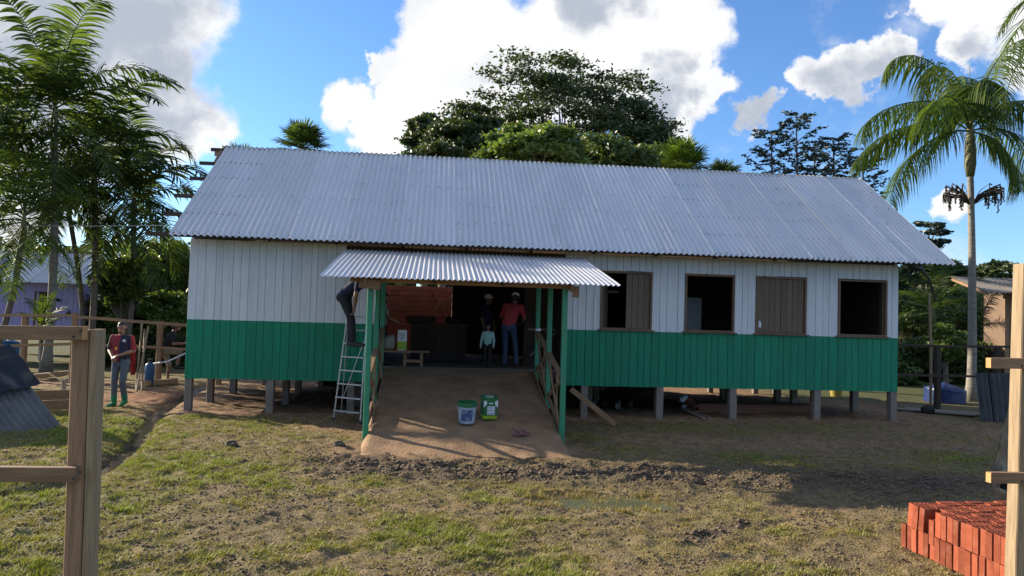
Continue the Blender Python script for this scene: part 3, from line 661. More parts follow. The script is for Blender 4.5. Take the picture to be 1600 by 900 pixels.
    cap_(Hh(0, -.022, .028), Hh(0, .018, .030), .082, .080, 'skin'); cap_(Hh(0, .02, .0), Hh(0, .040, -.055), .074, .052, 'skin'); cap_(Hh(-.02, .055, -.078), Hh(.02, .055, -.078), .032, .032, 'skin')
    cap_(Hh(0, .094, .012), Hh(0, .112, -.022), .011, .016, 'skin'); cap_(Hh(-.028, .088, .026), Hh(.028, .088, .026), .014, .014, 'skin')
    for sg in (-1, 1): cap_(Hh(sg*.084, -.008, .018), Hh(sg*.086, -.012, -.018), .016, .011, 'skin')
    cap_(Hh(-.018, .088, -.052), Hh(.018, .088, -.052), .012, .012, 'skin')
    V = []; F = []
    for p, q, r0, r1, m in prims: capsule_mesh(p-base, q-base, r0, r1, V, F)
    me = remeshed(V, F, voxel*max(s, .6)); me.name = 'person'
    keys = ['skin', 'shirt', 'trousers', 'shoe']; ml = [MATS[M[k]] for k in keys]
    paints = [(Hh(sg*.031, .096, .010), .011, 'hair') for sg in (-1, 1)]+[(Hh(sg*.031, .098, .034), .012, 'hair') for sg in (-1, 1)]+[(Hh(0, .10, -.053), .014, 'crimson')]
    paints = [(W(c)-base, r_*s, m) for c, r_, m in paints]+[(W(np.array(c))-base, r_*s, m) for c, r_, m in extra_paint]
    extra = []
    for c, r_, m in paints:
        if m not in extra: extra.append(m)
    if twotone and twotone not in extra: extra.append(twotone)
    ml += [MATS[m] for m in extra]
    n = len(me.polygons); C = np.empty(n*3); me.polygons.foreach_get('center', C); C = C.reshape(-1, 3); best = np.full(n, 1e9); idx = np.zeros(n, np.int32)
    for p, q, r0, r1, m in prims:
        p = p-base; q = q-base; ab = q-p; t = np.clip(((C-p)@ab)/(ab@ab+1e-12), 0, 1); d = np.linalg.norm(C-p-t[:, None]*ab, axis=1)-(r0+(r1-r0)*t)-(.004 if m in ('shirt',) else 0)
        k = d < best; best[k] = d[k]; idx[k] = keys.index(m)
    if twotone:
        lx = (C@r)/s; sel = (idx == 1) & (((lx < 0) & (lx > -.2)) | (lx > .21)); idx[sel] = 4+extra.index(twotone)
    for c, r_, m in paints: idx[np.linalg.norm(C-c, axis=1) < r_] = 4+extra.index(m)
    me.materials.clear()
    for m in ml: me.materials.append(m)
    me.polygons.foreach_set('material_index', idx); me.polygons.foreach_set('use_smooth', np.ones(n, bool)); me.update()
    o = put('person', me, None, base); props(o, label, 'person')
    # hair or cap
    V = []; F = []; hw = lambda x, y, z: W(Hh(x, y, z))-base
    capsule_mesh(hw(0, -.034, .042), hw(0, .006, .058), .090*s, .080*s, V, F); capsule_mesh(hw(-.03, -.05, .0), hw(.03, -.05, .0), .062*s, .062*s, V, F)
    h = remeshed(V, F, .012*max(s, .6), 2); h.materials.clear(); h.materials.append(MATS['hair']); h.polygons.foreach_set('use_smooth', np.ones(len(h.polygons), bool)); put('hair', h, o)
    if cap:
        V = []; F = []; capsule_mesh(hw(0, -.026, .062), hw(0, .014, .066), .094*s, .088*s, V, F)
        if cap_brim:
            for x in (-.05, -.025, 0, .025, .05): capsule_mesh(hw(x, .08, .062), hw(x*1.1, .165-abs(x)*.5, .050), .012*s, .010*s, V, F, 8)
        h = remeshed(V, F, .011*max(s, .6), 2); h.materials.clear(); h.materials.append(MATS[cap]); h.polygons.foreach_set('use_smooth', np.ones(len(h.polygons), bool)); put('cap', h, o)
    return o
SK = dict(skin='skin')
gp = gnd(186, 634)
person('dark-haired person walking in a dark blue and crimson shirt, hands joined', (gp[0], gp[1], float(gz(gp[0], gp[1]))-.01), 1.66, math.pi+.12, dict(SK, shirt='crimson', trousers='jeans_grey', shoe='boot_green'),
       dict(kneeL=(-.10, .10, .50), ankL=(-.10, -.02, .13), toeL=(-.12, .14, .06), kneeR=(.10, .04, .49), elL=(-.25, .0, 1.13), wrL=(-.06, .20, 1.04), elR=(.25, -.0, 1.13), wrR=(.07, .20, 1.00), ankR=(.11, .0, .085), toeR=(.12, .17, .035)),
       head_nod=.2, cap=None, twotone='navy', grip=('L', 'R'), sleeve=.8, boots=True, extra_paint=[((-.09, .12, 1.33), .03, 'badge_pale'), ((-.09, .10, 1.33), .03, 'badge_pale'), ((.06, .12, 1.17), .032, 'badge_yellow'), ((.06, .10, 1.17), .032, 'badge_yellow')])
g2 = at(263, 585, 20.2)
person('person in black T-shirt and khaki shorts propped beside the fence post, one knee raised', (g2[0]-.02, 20.25, 0.02), 1.66, math.pi/2-.2, dict(SK, shirt='black_cloth', trousers='khaki', shoe='black_cloth'),
       dict(hipL=(-.09, -.12, .80), hipR=(.09, -.12, .80), pelvis=(0, -.13, .86), chest=(0, .02, 1.17), neck=(0, .09, 1.33), head=(0, .15, 1.46), shL=(-.185, .06, 1.28), shR=(.185, .06, 1.28), elL=(-.22, .12, 1.01), elR=(.22, .12, 1.01), wrL=(-.12, .33, 1.02), wrR=(.12, .33, 1.02), kneeR=(.12, .28, .80), ankR=(.11, .22, .42), toeR=(.12, .40, .36), kneeL=(-.1, .0, .43)),
       cap=None, shorts=True, grip=('L', 'R'), sleeve=.7)
# man on the step ladder, bending into the porch frame
lf = at(553, 541, 13.62)
person('person in dark blue top and black trousers bending over on the step ladder', (lf[0]-.03, 13.60, lf[2]-.0), 1.76, math.pi/2+.30, dict(SK, shirt='blue_dark', trousers='black_cloth', shoe='dark_grey'),
       dict(hipL=(-.10, -.18, .84), hipR=(.10, -.16, .84), pelvis=(0, -.17, .90), chest=(0, .10, 1.12), neck=(0, .25, 1.17), head=(0, .38, 1.15), shL=(-.19, .17, 1.19), shR=(.19, .17, 1.16), elL=(-.24, -.02, 1.36), wrL=(-.22, .04, 1.52), elR=(.22, .13, .88), wrR=(.20, .10, .66), kneeL=(-.12, -.10, .46), kneeR=(.12, .03, .46), ankL=(-.11, -.08, .085), toeL=(-.12, .09, .035), ankR=(.11, .06, .085), toeR=(.12, .22, .035)),
       head_nod=.6, sleeve=.6, grip=('L', 'R'), extra_paint=[((-.0, -.20, 1.03), .05, 'trim_red')])
d0 = at(795, 581, 15.45)
person('person in coral red shirt, blue jeans and white cap seen from behind', (d0[0], 15.45, FL), 1.57, .25, dict(SK, shirt='coral_red', trousers='denim', shoe='dark_grey'), dict(pelvis=(-.03, -.04, .95), hipL=(-.12, -.03, .90), hipR=(.07, -.03, .90), kneeR=(.12, .07, .49), ankR=(.17, -.02, .085), toeR=(.21, .14, .035), chest=(.03, .07, 1.26), neck=(.06, .14, 1.42), head=(.08, .20, 1.55), shL=(-.13, .10, 1.38), shR=(.23, .11, 1.36), elL=(-.24, .16, 1.12), wrL=(-.13, .36, 1.05), elR=(.30, .17, 1.10), wrR=(.20, .37, 1.00)), cap='white_cap', cap_brim=False, head_nod=.2, sleeve=.75)
t0_ = at(761, 580, 15.15)
person('small child in pale teal patterned long-sleeved top and dark trousers', (t0_[0], 15.15, FL), .86, math.pi+.35, dict(SK, shirt='teal_print', trousers='black_cloth', shoe='dark_grey'), dict(head=(0, .02, 1.62), neck=(0, 0, 1.44), elL=(-.26, .02, 1.10), elR=(.26, .02, 1.10), wrL=(-.27, .10, .87), wrR=(.27, .10, .87)), sleeve=1.0, head_turn=-.5, voxel=.014)
k0 = at(752, 580, 17.0)
person('person in dark navy clothes with light on the head painted as a pale cap, deep inside the dark doorway', (k0[0]+.1, 16.9, FL), 1.52, math.pi-.9, dict(SK, shirt='blue_dark', trousers='black_cloth', shoe='dark_grey'), cap='white_cap', sleeve=.8)  # cap's pale colour imitates light caught on the head
k1 = at(598, 575, 15.35)
person('person in grey top half hidden behind the left porch posts', (k1[0]-.02, 15.35, FL), 1.45, 1.5, dict(SK, shirt='grey_cloth', trousers='black_cloth', shoe='dark_grey'), dict(elR=(.24, .12, 1.12), wrR=(.18, .34, 1.02), elL=(-.22, .12, 1.12), wrL=(-.12, .34, 1.02)), sleeve=.6)

# ---------------------------------------------------------------- step ladder
la, lb = gnd(521, 656), gnd(563, 661); lt, lr = at(545, 478, 13.78), at(574, 480, 13.78)
lad = thing('step_ladder', 'aluminium step ladder standing beside the left porch post', 'ladder', (la+lb)/2)
for a, b in ((la, lt), (lb, lr)):
    mb = MB(); mb.bar((a[0], a[1], 0), b, .022, .05, up=(0, 1, 0)); mb.build('rail', MATS['ladder_metal'], lad)
    mb = MB(); mb.bar((a[0]*.9+.12*(lb[0] if a is lb else a[0])*0+a[0]*.1+.06, a[1]+.62, 0), (b[0], b[1]+.05, b[2]), .02, .03); mb.build('rear_leg', MATS['ladder_metal'], lad)
    mb = MB(); mb.box((a[0]-.025, a[1]-.03, -.01), (a[0]+.025, a[1]+.03, .04)); mb.build('rubber_foot', MATS['dark_grey'], lad)
for i in range(8):
    t = .085+i*.118; p = la+(lt-la)*t; q = lb+(lr-lb)*t; p[2] = lt[2]*t; q[2] = lr[2]*t
    mb = MB(); mb.bar(p+np.array([0, -.02, 0]), q+np.array([0, -.02, 0]), .085, .022); mb.build('tread', MATS['ladder_metal'], lad)
p = la+(lt-la)*.45; q = lb+(lr-lb)*.45
mb = MB(); mb.bar((la[0]+.1, la[1]+.50, .35), (lr[0]-.05, lr[1]+.15, 1.45), .012, .02); mb.build('back_brace', MATS['ladder_metal'], lad)

# ---------------------------------------------------------------- things on the ramp and in the doorway
b0 = on_ramp(729, 660); tilt = Matrix.Rotation(.19, 4, 'X')
def placed(o, loc, rz=0, rx=0): o.location = tuple(loc); o.rotation_euler = (rx, 0, rz); return o
bk = thing('paint_bucket', 'round paint-smeared pale blue bucket with green lid on the ramp', 'bucket', b0); bk.rotation_euler = (.12, 0, 0)
o0 = np.zeros(3); ORG[bk.name] = o0
mb = MB(); mb.lathe((0, 0, 0), [(.118, 0), (.128, .01), (.145, .27), (.150, .285), (.150, .30)], 24); b_ = mb.build('bucket_body', MATS['bucket_pale'], bk, smooth=False)
mb = MB(); mb.lathe((0, 0, 0), [(.157, .278), (.160, .285), (.160, .325), (.152, .335), (.140, .330), (.10, .329)], 24); mb.build('lid', MATS['can_green'], bk)
mb = MB(); n = 9; V = []
for i in range(n+1):
    t = -2.3+1.35*i/n
    for z in (.05, .24): rr = .124+.026*z/.28+.0035; V.append((rr*math.cos(t), rr*math.sin(t), z))
mb.add(V, [(2*i, 2*i+2, 2*i+3, 2*i+1) for i in range(n)]); mb.build('label_print', MATS['bucket_blue'], b_)
mb = MB(); mb.tube([(.16*math.cos(t), -.02-.12*math.sin(t), .27-.10*math.sin(t)) for t in np.linspace(0, math.pi, 12)], .003, 5); mb.build('handle', MATS['pale_metal'], bk)
c0 = on_ramp(763, 652)
cn = thing('paint_can', 'square green paint tin with white label and lime base on the ramp', 'paint can', c0); cn.rotation_euler = (.12, 0, .16); ORG[cn.name] = o0
mb = MB(); mb.lathe((0, 0, 0), [(.122, .0), (.126, .004), (.126, .06)], 32, sq=8); mb.build('base_band', MATS['can_lime'], cn)
mb = MB(); mb.lathe((0, 0, 0), [(.124, .061), (.124, .335), (.128, .338), (.128, .348), (.115, .350), (.113, .343)], 32, sq=8); cb_ = mb.build('tin_body', MATS['can_green'], cn)
mb = MB(); mb.lathe((0, 0, .3435), [(.075, 0), (.075, .008), (.06, .009)], 20); mb.build('lid', MATS['pale_metal'], cn)
mb = MB(); mb.box((-.055, -.1275, .075), (.075, -.1255, .215)); mb.build('label_print', MATS['label_white'], cb_)
mb = MB(); mb.box((-.048, -.129, .085), (.05, -.1278, .098)); mb.box((.062, -.129, .085), (.070, -.1278, .20)); [mb.box((-.045, -.129, .125+.022*i), (.03+.02*(i % 2), -.1278, .131+.022*i)) for i in range(4)]; mb.build('lettering', MATS['bucket_blue'], cb_)
mb = MB(); mb.box((-.030, -.1275, .250), (.035, -.1255, .272)); mb.build('title_print', MATS['label_white'], cb_)
mb = MB()
for sx in (-1, 1): mb.lathe((0, 0, 0), [(.001, 0), (.001, .001)], 3); mb.add([(sx*.118, -.1272, .19), (sx*.118, -.1272, .30), (sx*.085, -.1272, .31), (sx*.06, -.1272, .275), (sx*.075, -.1272, .235)], [(0, 1, 2, 3, 4)])
mb.build('swoosh_print', MATS['label_white'], cb_)
s0 = on_ramp(818, 680)
mb = MB(); nx_, ny_ = 16, 10; V = []; 
for j in range(ny_+1):
    for i in range(nx_+1):
        x = (i/nx_-.5)*.34*(1-.55*max(0, i/nx_-.55)*2); y = (j/ny_-.5)*.16*(1-.75*sst(i/nx_, .5, .65)); V.append((x+.03*math.sin(j), y, .012+.13*fbm(np.array(x+3.), np.array(y+1.), 14, 2, 3)*(1-abs(j/ny_-.5)*1.6)*(1 if i < 9 else .5)))
F = [(j*(nx_+1)+i, j*(nx_+1)+i+1, (j+1)*(nx_+1)+i+1, (j+1)*(nx_+1)+i) for j in range(ny_) for i in range(nx_)]
mb.add(V, F); o = mb.build('crumpled_rag', MATS['pink_cloth'], None, s0*0, smooth=True); o.location = tuple(s0+np.array([0, 0, -.002])); o.rotation_euler = (.15, 0, -.1); props(o, 'crumpled dusky pink rag lying on the ramp', 'rag')

# brick wall behind the passage
BWY = 22.0; bl, br_ = at(592, 445, BWY), at(716, 445, BWY); bw = thing('brick_wall', 'unplastered red hollow-brick wall seen through the doorway', 'brick wall', ((bl[0]+br_[0])/2, BWY, 0))
topz = at(650, 447, BWY)[2]; hgt = .152; nrow = int(topz/hgt); bwid = .25; ncol = int((br_[0]-bl[0])/bwid)+1
mb = MB(); mb.bar((-.119, 0, 0), (.119, 0, 0), .12, .138, ch=.04); BR = mb.mesh('brick', MATS['brick_wall_red'])
mb = MB(); mb.bar((-.056, 0, 0), (.056, 0, 0), .12, .138, ch=.04); BRH = mb.mesh('half_brick', MATS['brick_wall_red'])
wo = ORG[bw.name]
for k in range(nrow):
    z = topz-hgt*(k+.5)
    if z < .5: break
    for i in range(ncol):
        o = put('brick', BR, bw); o.location = (bl[0]+bwid*(i+.5+(.5 if k % 2 else 0)*.9)-wo[0]+random.uniform(-.006, .006), random.uniform(-.008, .008), z-wo[2])
mb = MB(); mb.box((bl[0]-.02, BWY+.0-.045, -.1), (br_[0]+.2, BWY+.05, topz-.01)); mb.build('mortar_core', MATS['mortar'], bw)
mb = MB(); mb.bar((at(708, 448, 20.3)[0], 20.32, .9), (at(708, 448, 20.3)[0], 20.32, 2.95), .05, .05, up=(0, 1, 0)); mb.build('door_jamb', MATS['pale_wood'], house)
# inside the passage
cl_ = at(640, 578, 17.2)[0]; cr_ = at(727, 578, 17.2)[0]
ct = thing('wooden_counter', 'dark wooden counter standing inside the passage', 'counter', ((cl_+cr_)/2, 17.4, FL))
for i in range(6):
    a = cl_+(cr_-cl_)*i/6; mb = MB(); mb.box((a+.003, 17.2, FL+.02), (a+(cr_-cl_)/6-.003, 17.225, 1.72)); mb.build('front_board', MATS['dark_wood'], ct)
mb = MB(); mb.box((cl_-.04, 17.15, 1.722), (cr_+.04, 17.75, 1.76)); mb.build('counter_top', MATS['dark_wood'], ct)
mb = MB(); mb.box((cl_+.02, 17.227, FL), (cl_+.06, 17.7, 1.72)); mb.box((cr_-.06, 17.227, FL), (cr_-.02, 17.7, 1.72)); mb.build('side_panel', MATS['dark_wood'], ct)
def lump(name, label, cat, c, rx, ry, rz, m, seed=0, sq=3.0, k=.35):
    n1, n2 = 18, 10; V = []
    for j in range(n2+1):
        ph = math.pi*(j/n2-.5)
        for i in range(n1):
            t = 2*math.pi*i/n1; q = 1+k*(float(fbm(np.array(2+math.cos(t)), np.array(2+math.sin(t)+j*.3), 1.7, 2, seed))-.5)
            e = lambda a: math.copysign(abs(a)**(2/sq), a)
            V.append((c[0]+rx*q*e(math.cos(ph))*e(math.cos(t)), c[1]+ry*q*e(math.cos(ph))*e(math.sin(t)), c[2]+rz*(1+e(math.sin(ph)))*(1+.5*(q-1))))
    F = [(j*n1+i, j*n1+(i+1) % n1, (j+1)*n1+(i+1) % n1, (j+1)*n1+i) for j in range(n2) for i in range(n1)]
    mb = MB(); mb.add(V, F); o = mb.build(name, MATS[m], None, c, smooth=True); props(o, label, cat); return o
lump('stuffed_sack', 'dark full sack lying on the counter in the passage', 'sack', (cl_+.22, 17.45, 1.762), .30, .18, .08, 'dark_wood', 3, 6, .6)
lump('dark_bundle', 'small black bundle on the counter by the door jamb', 'bundle', (cl_+.98, 17.4, 1.762), .20, .16, .08, 'black_cloth', 5, 4.0, 1.0)
for i, (p, q, lb_) in enumerate((((676, 452), (702, 505), 'dark red pole leaning steeply against the brick wall'), ((650, 505), (690, 475), 'thin brown stick leaning low across the brick wall'))):
    a, b = at(*p, BWY-.14), at(*q, BWY-.3); mb = MB(); mb.tube([a, b, b+(b-a)*.8], .03-.012*i, 8); props(mb.build('leaning_pole', MATS['brick_wall_red' if i == 0 else 'raw_wood']), lb_, 'pole')
tb = at(641, 577, 15.1)
tt = thing('trestle_table', 'low wooden trestle table at the head of the ramp', 'table', (tb[0], 15.1, FL))
zt = at(641, 549, 15.1)[2]; xl_ = at(600, 549, 15.1)[0]; xr_ = at(671, 549, 15.1)[0]
mb = MB(); mb.bar((xl_, 15.1, zt), (xr_, 15.1, zt), .34, .035); mb.build('table_top', MATS['raw_wood_x'], tt)
for x in (at(633, 550, 15.1)[0], at(659, 550, 15.1)[0]):
    for dy in (-.1, .1): mb = MB(); mb.bar((x, 15.1+dy, FL), (x, 15.1+dy*.7, zt-.02), .055, .05, up=(0, 1, 0)); mb.build('leg', MATS['raw_wood'], tt)
mb = MB(); mb.bar((at(633, 550, 15.1)[0], 15.02, FL+.10), (at(659, 550, 15.1)[0], 15.02, FL+.10), .03, .06); mb.build('stretcher', MATS['raw_wood_x'], tt)
pb = at(628, 546, 15.1)
pk = thing('paint_bag', 'upright white and green printed paint bag on the trestle table', 'bag', (pb[0], 15.08, zt+.018))
mb = MB(); w = .095; h = at(628, 517, 15.1)[2]-zt; mb.lathe((pb[0], 15.08, zt+.018), [(w*.9, 0), (w, .03), (w, h*.5), (w*.97, h*.93), (w*.9, h)], 24, sq=6); bb = mb.build('bag_body', MATS['label_white'], pk)
mb = MB(); mb.lathe((pb[0], 15.08, zt+.018), [(w*1.015, .02), (w*1.03, .06), (w*1.03, h*.42), (w*1.02, h*.45)], 24, sq=6); mb.build('print_band', MATS['can_lime'], bb)
mb = MB(); [mb.box((pb[0]-.06+.01*i, 15.08-w*1.03, zt+h*(.85-.09*i)), (pb[0]+.06-.01*i, 15.08-w*1.02, zt+h*(.88-.09*i))) for i in range(4)]; mb.build('lettering', MATS['dark_grey'], bb)
gs = at(609, 548, 15.1); lump('green_sack', 'drab green sack slumped beside the paint bag on the table', 'sack', (gs[0]-.02, 15.12, zt+.018), .14, .13, .15, 'sack', 9)
lj = at(827, 520, 14.5); lump('small_jar', 'small white jar balanced on the right handrail end', 'jar', (2.05, 14.42, 1.705), .06, .05, .03, 'label_white', 4)

# ---------------------------------------------------------------- under the house, around the yard
def planks(name, label, p0, p1, n, w, t, m, cat='planks', zs=0.0, spread=.0, jit=.02):
    p0 = np.array(p0, float); p1 = np.array(p1, float); o = thing(name, label, cat, (p0+p1)/2); d = (p1-p0)/np.linalg.norm(p1-p0); a = np.cross(d, (0, 0, 1)); a /= np.linalg.norm(a); per = 3
    for i in range(n):
        l, c = divmod(i, per); off = a*((c-1)*(w+.012))+np.array([0, 0, t*.5+l*(t+.004)])+d*random.uniform(-.12, .12)
        mb = MB(); mb.bar(p0+off, p1+off+a*random.uniform(-jit, jit), w, t); mb.build('plank', m, o)
    return o
pm = mat('red_plank', (.20, .085, .05), .8, var=.3, scale=5, stretch=(1, 6, 6), rand=.2)
a, b = gnd(1095, 648), gnd(1268, 650); planks('plank_stack', 'stack of long reddish sawn planks lying under the house', (a[0], 16.0, .0), (b[0]+.2, 16.0, .0), 15, .16, .035, pm)
a, b = gnd(1408, 640), gnd(1530, 650); planks('plank_row', 'pale weathered planks lying along the right fence', (a[0], a[1], .02), (b[0], b[1], .02), 3, .2, .03, MATS['grey_wood'])
a, b = at(883, 603, 14.2), gnd(962, 666); mb = MB(); mb.bar((a[0], 13.6, a[2]), (b[0], b[1], .03), .03, .10); props(mb.build('loose_plank', MATS['raw_wood'], None), 'single rough plank slanting from the porch post to the ground', 'plank')
for i, (u, v) in enumerate(((925, 640), (945, 636), (965, 640), (985, 637))):
    c = gnd(u, v); mb = MB(); mb.tube([(c[0], c[1], .07), (c[0]+.25, c[1]+.9, .07)], .06, 9); props(mb.build('cut_log', MATS['dark_wood'] if i % 2 else MATS['grey_wood'], None), ['leftmost short log in the row under the house', 'second short log of the row under the house', 'third short log of the row under the house', 'rightmost short log of the row under the house'][i], 'log', 'short logs under the house')
c = gnd(1073, 640); bd = thing('rag_bundle', 'bundle of pale and orange rags on the ground under the house', 'bundle', (c[0], c[1], 0)); cols = ['label_white', 'pale_wood', 'dark_grey', 'brick_red', 'label_white']
for i in range(5):
    V = []; F = []; p = np.array([c[0]+random.uniform(-.14, .14), c[1]+random.uniform(-.1, .1), .05+.045*i]); capsule_mesh(p, p+np.array([random.uniform(-.12, .12), random.uniform(-.1, .1), .06]), .07, .045, V, F)
    mb = MB(); mb.add(V, F); mb.build('rag', MATS[cols[i]], bd, smooth=True)
a, b = gnd(1068, 644), gnd(1100, 655); mb = MB(); mb.bar((a[0], a[1], .06), (b[0], b[1], .02), .05, .03); mb.bar((a[0]+.05, a[1]+.1, .07), (b[0]+.15, b[1]+.1, .02), .04, .03); mb.build('stick', MATS['grey_wood'], bd)

# hollow bricks
def hollow_brick(L=.14, W=.066, H=.205):
    mb = MB(); hx = L/2; hy = W/2
    mb.add([(-hx, -hy, 0), (hx, -hy, 0), (hx, hy, 0), (-hx, hy, 0), (-hx, -hy, H), (hx, -hy, H), (hx, hy, H), (-hx, hy, H)], [(0, 3, 2, 1), (0, 1, 5, 4), (1, 2, 6, 5), (2, 3, 7, 6), (3, 0, 4, 7)])
    xs = [-hx, -hx+.012, -.022-.004, -.018-.004+.004, .018, .026, hx-.012, hx]; xs = [-hx, -hx+.011, -.027, -.019, .019, .027, hx-.011, hx]; ys = [-hy, -hy+.009, -.004, .004, hy-.009, hy]
    for i in range(7):
        for j in range(5):
            x0, x1, y0, y1 = xs[i], xs[i+1], ys[j], ys[j+1]
            if i in (1, 3, 5) and j in (1, 3):
                z = H-.06; V = [(x0, y0, H), (x1, y0, H), (x1, y1, H), (x0, y1, H), (x0, y0, z), (x1, y0, z), (x1, y1, z), (x0, y1, z)]
                mb.add(V, [(0, 1, 5, 4)[::-1], (1, 2, 6, 5)[::-1], (2, 3, 7, 6)[::-1], (3, 0, 4, 7)[::-1], (4, 5, 6, 7)])
            else: mb.add([(x0, y0, H), (x1, y0, H), (x1, y1, H), (x0, y1, H)], [(0, 1, 2, 3)])
    return mb.mesh('hollow_brick', MATS['brick_red'])
HB = hollow_brick()
q0 = gnd(1408, 853); q1 = gnd(1548, 918); ax = (q1-q0)[:2]; ax /= np.linalg.norm(ax); ay = np.array([-ax[1], ax[0]])
if ay[0] < 0: ay = -ay
rz = math.atan2(ax[1], ax[0])-math.pi/2
pile = thing('brick_pile', 'pile of new orange-red hollow bricks stacked on end in two tiers', 'brick pile', (q0[0]+.6, q0[1]-.5, 0)); pl0 = ORG[pile.name]
def hb(i, j, tier, dx=0, dz=0, rx=0.0):
    p = q0[:2]-ax*.0+ax*(.035+.070*i+dx)+ay*(.072+.146*j)
    o = put('brick', HB, pile); o.location = (p[0]-pl0[0]+random.uniform(-.008, .008), p[1]-pl0[1]+random.uniform(-.004, .004), float(gz(q0[0]+.5, q0[1]-.5))-.0+tier*.208+dz); o.rotation_euler = (rx, random.uniform(-.02, .02), rz+random.uniform(-.06, .06)*(1.0 if j == 0 else .4)); o.scale = (1, random.uniform(.86, .99), random.uniform(.97, 1.03))
for i in range(23):
    for j in range(9 if i > 1 else 8):
        if i > 3 and j > 1: continue          # hidden inside the pile
        hb(i, j, 0)
for i in range(1, 23):
    for j in range(8):
        if i == 4 and j == 0: continue
        if i == 5 and j == 0: hb(i, j, 1, dz=-.08); continue
        hb(i, j, 1, rx=-.10 if (i < 4 and j == 0) else 0.0)
# covers the far part of the pile: black plastic sheet
def drape(name, label, cat, P, nu, nv, m, amp=.05, seed=0, thick=.004, parent=None, org=None, f=3.0):
    """P: 4 corners (u0v0, u1v0, u1v1, u0v1); a hanging sheet with folds"""
    P = [np.array(p, float) for p in P]; nrm = np.cross(P[1]-P[0], P[3]-P[0]); nrm /= np.linalg.norm(nrm); V = []
    for j in range(nv+1):
        for i in range(nu+1):
            u, v = i/nu, j/nv; p = (P[0]*(1-u)+P[1]*u)*(1-v)+(P[3]*(1-u)+P[2]*u)*v
            d = amp*(2*float(fbm(np.array(u*f+seed), np.array(v*f*.5), 1.6, 3, seed))-1)*(.3+.7*v)+amp*.45*math.sin(u*17+seed+3*v); V.append(p+nrm*d+(P[1]-P[0])/np.linalg.norm(P[1]-P[0])*amp*.6*(float(fbm(np.array(u*4.), np.array(v*6.), 1, 2, seed+5))-.5))
    n = len(V); F = [(j*(nu+1)+i, j*(nu+1)+i+1, (j+1)*(nu+1)+i+1, (j+1)*(nu+1)+i) for j in range(nv) for i in range(nu)]
    V2 = [p+nrm*thick for p in V]; F2 = [tuple(n+k for k in f_[::-1]) for f_ in F]
    mb = MB(); mb.add(V+V2, F+F2); o = mb.build(name, MATS[m], parent, org, smooth=True)
    if parent is None: props(o, label, cat)
    return o
mat('mud_lump', (.085, .068, .052), .95, var=.4, scale=12, bump=.02, bscale=14)
mat('shiny_plastic', (.06, .064, .06), .28, var=.3, scale=5, bump=.02, bscale=14, dirt_glint=(.38, .38, .33), dirt_glint_amt=.9, dscale=7)  # pale blotches imitate sun and glints on the sheet
ty = 6.35
drape('plastic_sheet', 'wrinkled glossy black plastic sheet hanging behind the right fence post', 'plastic sheet', [at(1580, 606, ty), at(1650, 600, ty+.9), at(1660, 762, ty+.9), at(1536, 762, ty)], 30, 34, 'shiny_plastic', .045, 3)
lump('black_drum', 'dark rounded drum under the plastic sheet on the brick pile', 'drum', at(1597, 795, 6.5)+np.array([0, 0, 0]), .22, .2, .15, 'black_plastic', 2, 2.4, .1)
mb = MB(); c = at(1592, 800, 6.0); mb.tube([c+np.array([.10*math.cos(t)*.9+.02, .03*math.sin(t), .14*math.sin(t)]) for t in np.linspace(.6, 4.9, 14)], .022, 8); props(mb.build('bent_pipe', MATS['dark_grey'], None, smooth=True), 'curved grey hose end lying over the bricks', 'hose')

for u, v, rr, lb_ in ((362, 700, .095, 'dark grey chunk of earth on the grass left of the ramp'), (530, 699, .085, 'low dark clump of mud beside the left porch post')):
    c = gnd(u, v); lump('earth_chunk', lb_, 'earth chunk', (c[0], c[1], float(gz(c[0], c[1]))-.03), rr, rr*.7, rr*.55, 'mud_lump', 6, 2.3, 1.4)
# near fences
NYL = 3.0
fl = thing('fence_section', 'near wooden fence corner at the left edge with a thick sawn post', 'fence', (at(130, 700, NYL)[0], NYL, .3))
pt = at(133, 515, NYL); pb_ = at(119, 905, NYL)
d = (pt-pb_); lo = pb_-d*1.0; w = .098
mb = MB(); mb.bar(lo, pt, .062, .075, up=(0, 1, 0), jit=.0015, ch=.06); 
off = np.array([.047, .002, 0]); p_ = mb.build('post', MATS['raw_wood'], fl)
mb = MB(); mb.bar(lo+off, pt+off+np.array([0, 0, .003]), .030, .070, up=(0, 1, 0), jit=.001, ch=.06); mb.build('post_board', MATS['pale_wood'], fl)
for (v0, v1, ue, h) in ((521, 521, 131, .052), (741, 741, 120, .054)):
    e = at(ue, v0, NYL-.06); s_ = at(-120, v0-2, NYL-.06); mb = MB(); mb.bar(s_, e, .035, h, jit=.001, ch=.06); mb.build('rail', MATS['raw_wood_x'], fl)
mb = MB(); e = at(131, 521, NYL-.06); mb.box((e[0]+.001, e[1]-.016, e[2]-.024), (e[0]+.007, e[1]+.016, e[2]+.027)); mb.build('rail_end', MATS['cut_wood'], fl)
def nails(par, p, s):
    for k in (-1, 1):
        mb = MB(); mb.lathe((0, 0, 0), [(.0045, 0), (.0045, .003), (.002, .004)], 7); q = mb.build('nail', MATS['dark_grey'], None); q.parent = par; ORG[q.name] = ORG[par.name]; q.location = tuple(np.array(p)+np.array([k*.012, -s, k*.012])-ORG[par.name]); q.rotation_euler = (math.pi/2, 0, 0)
for v in (521, 741): nails(fl, at(124, v, NYL-.06), .0185)
NYR = 3.45
fr = thing('fence_section', 'near wooden fence post with two rails at the right edge', 'fence', (at(1600, 700, NYR)[0], NYR, .3))
pt = at(1606, 413, NYR); pb_ = at(1594, 905, NYR); lo = pb_-(pt-pb_)*.9
mb = MB(); mb.bar(lo, pt, .11, .075, up=(0, 1, 0), jit=.0015, ch=.06); mb.build('post', MATS['pale_wood'], fr)
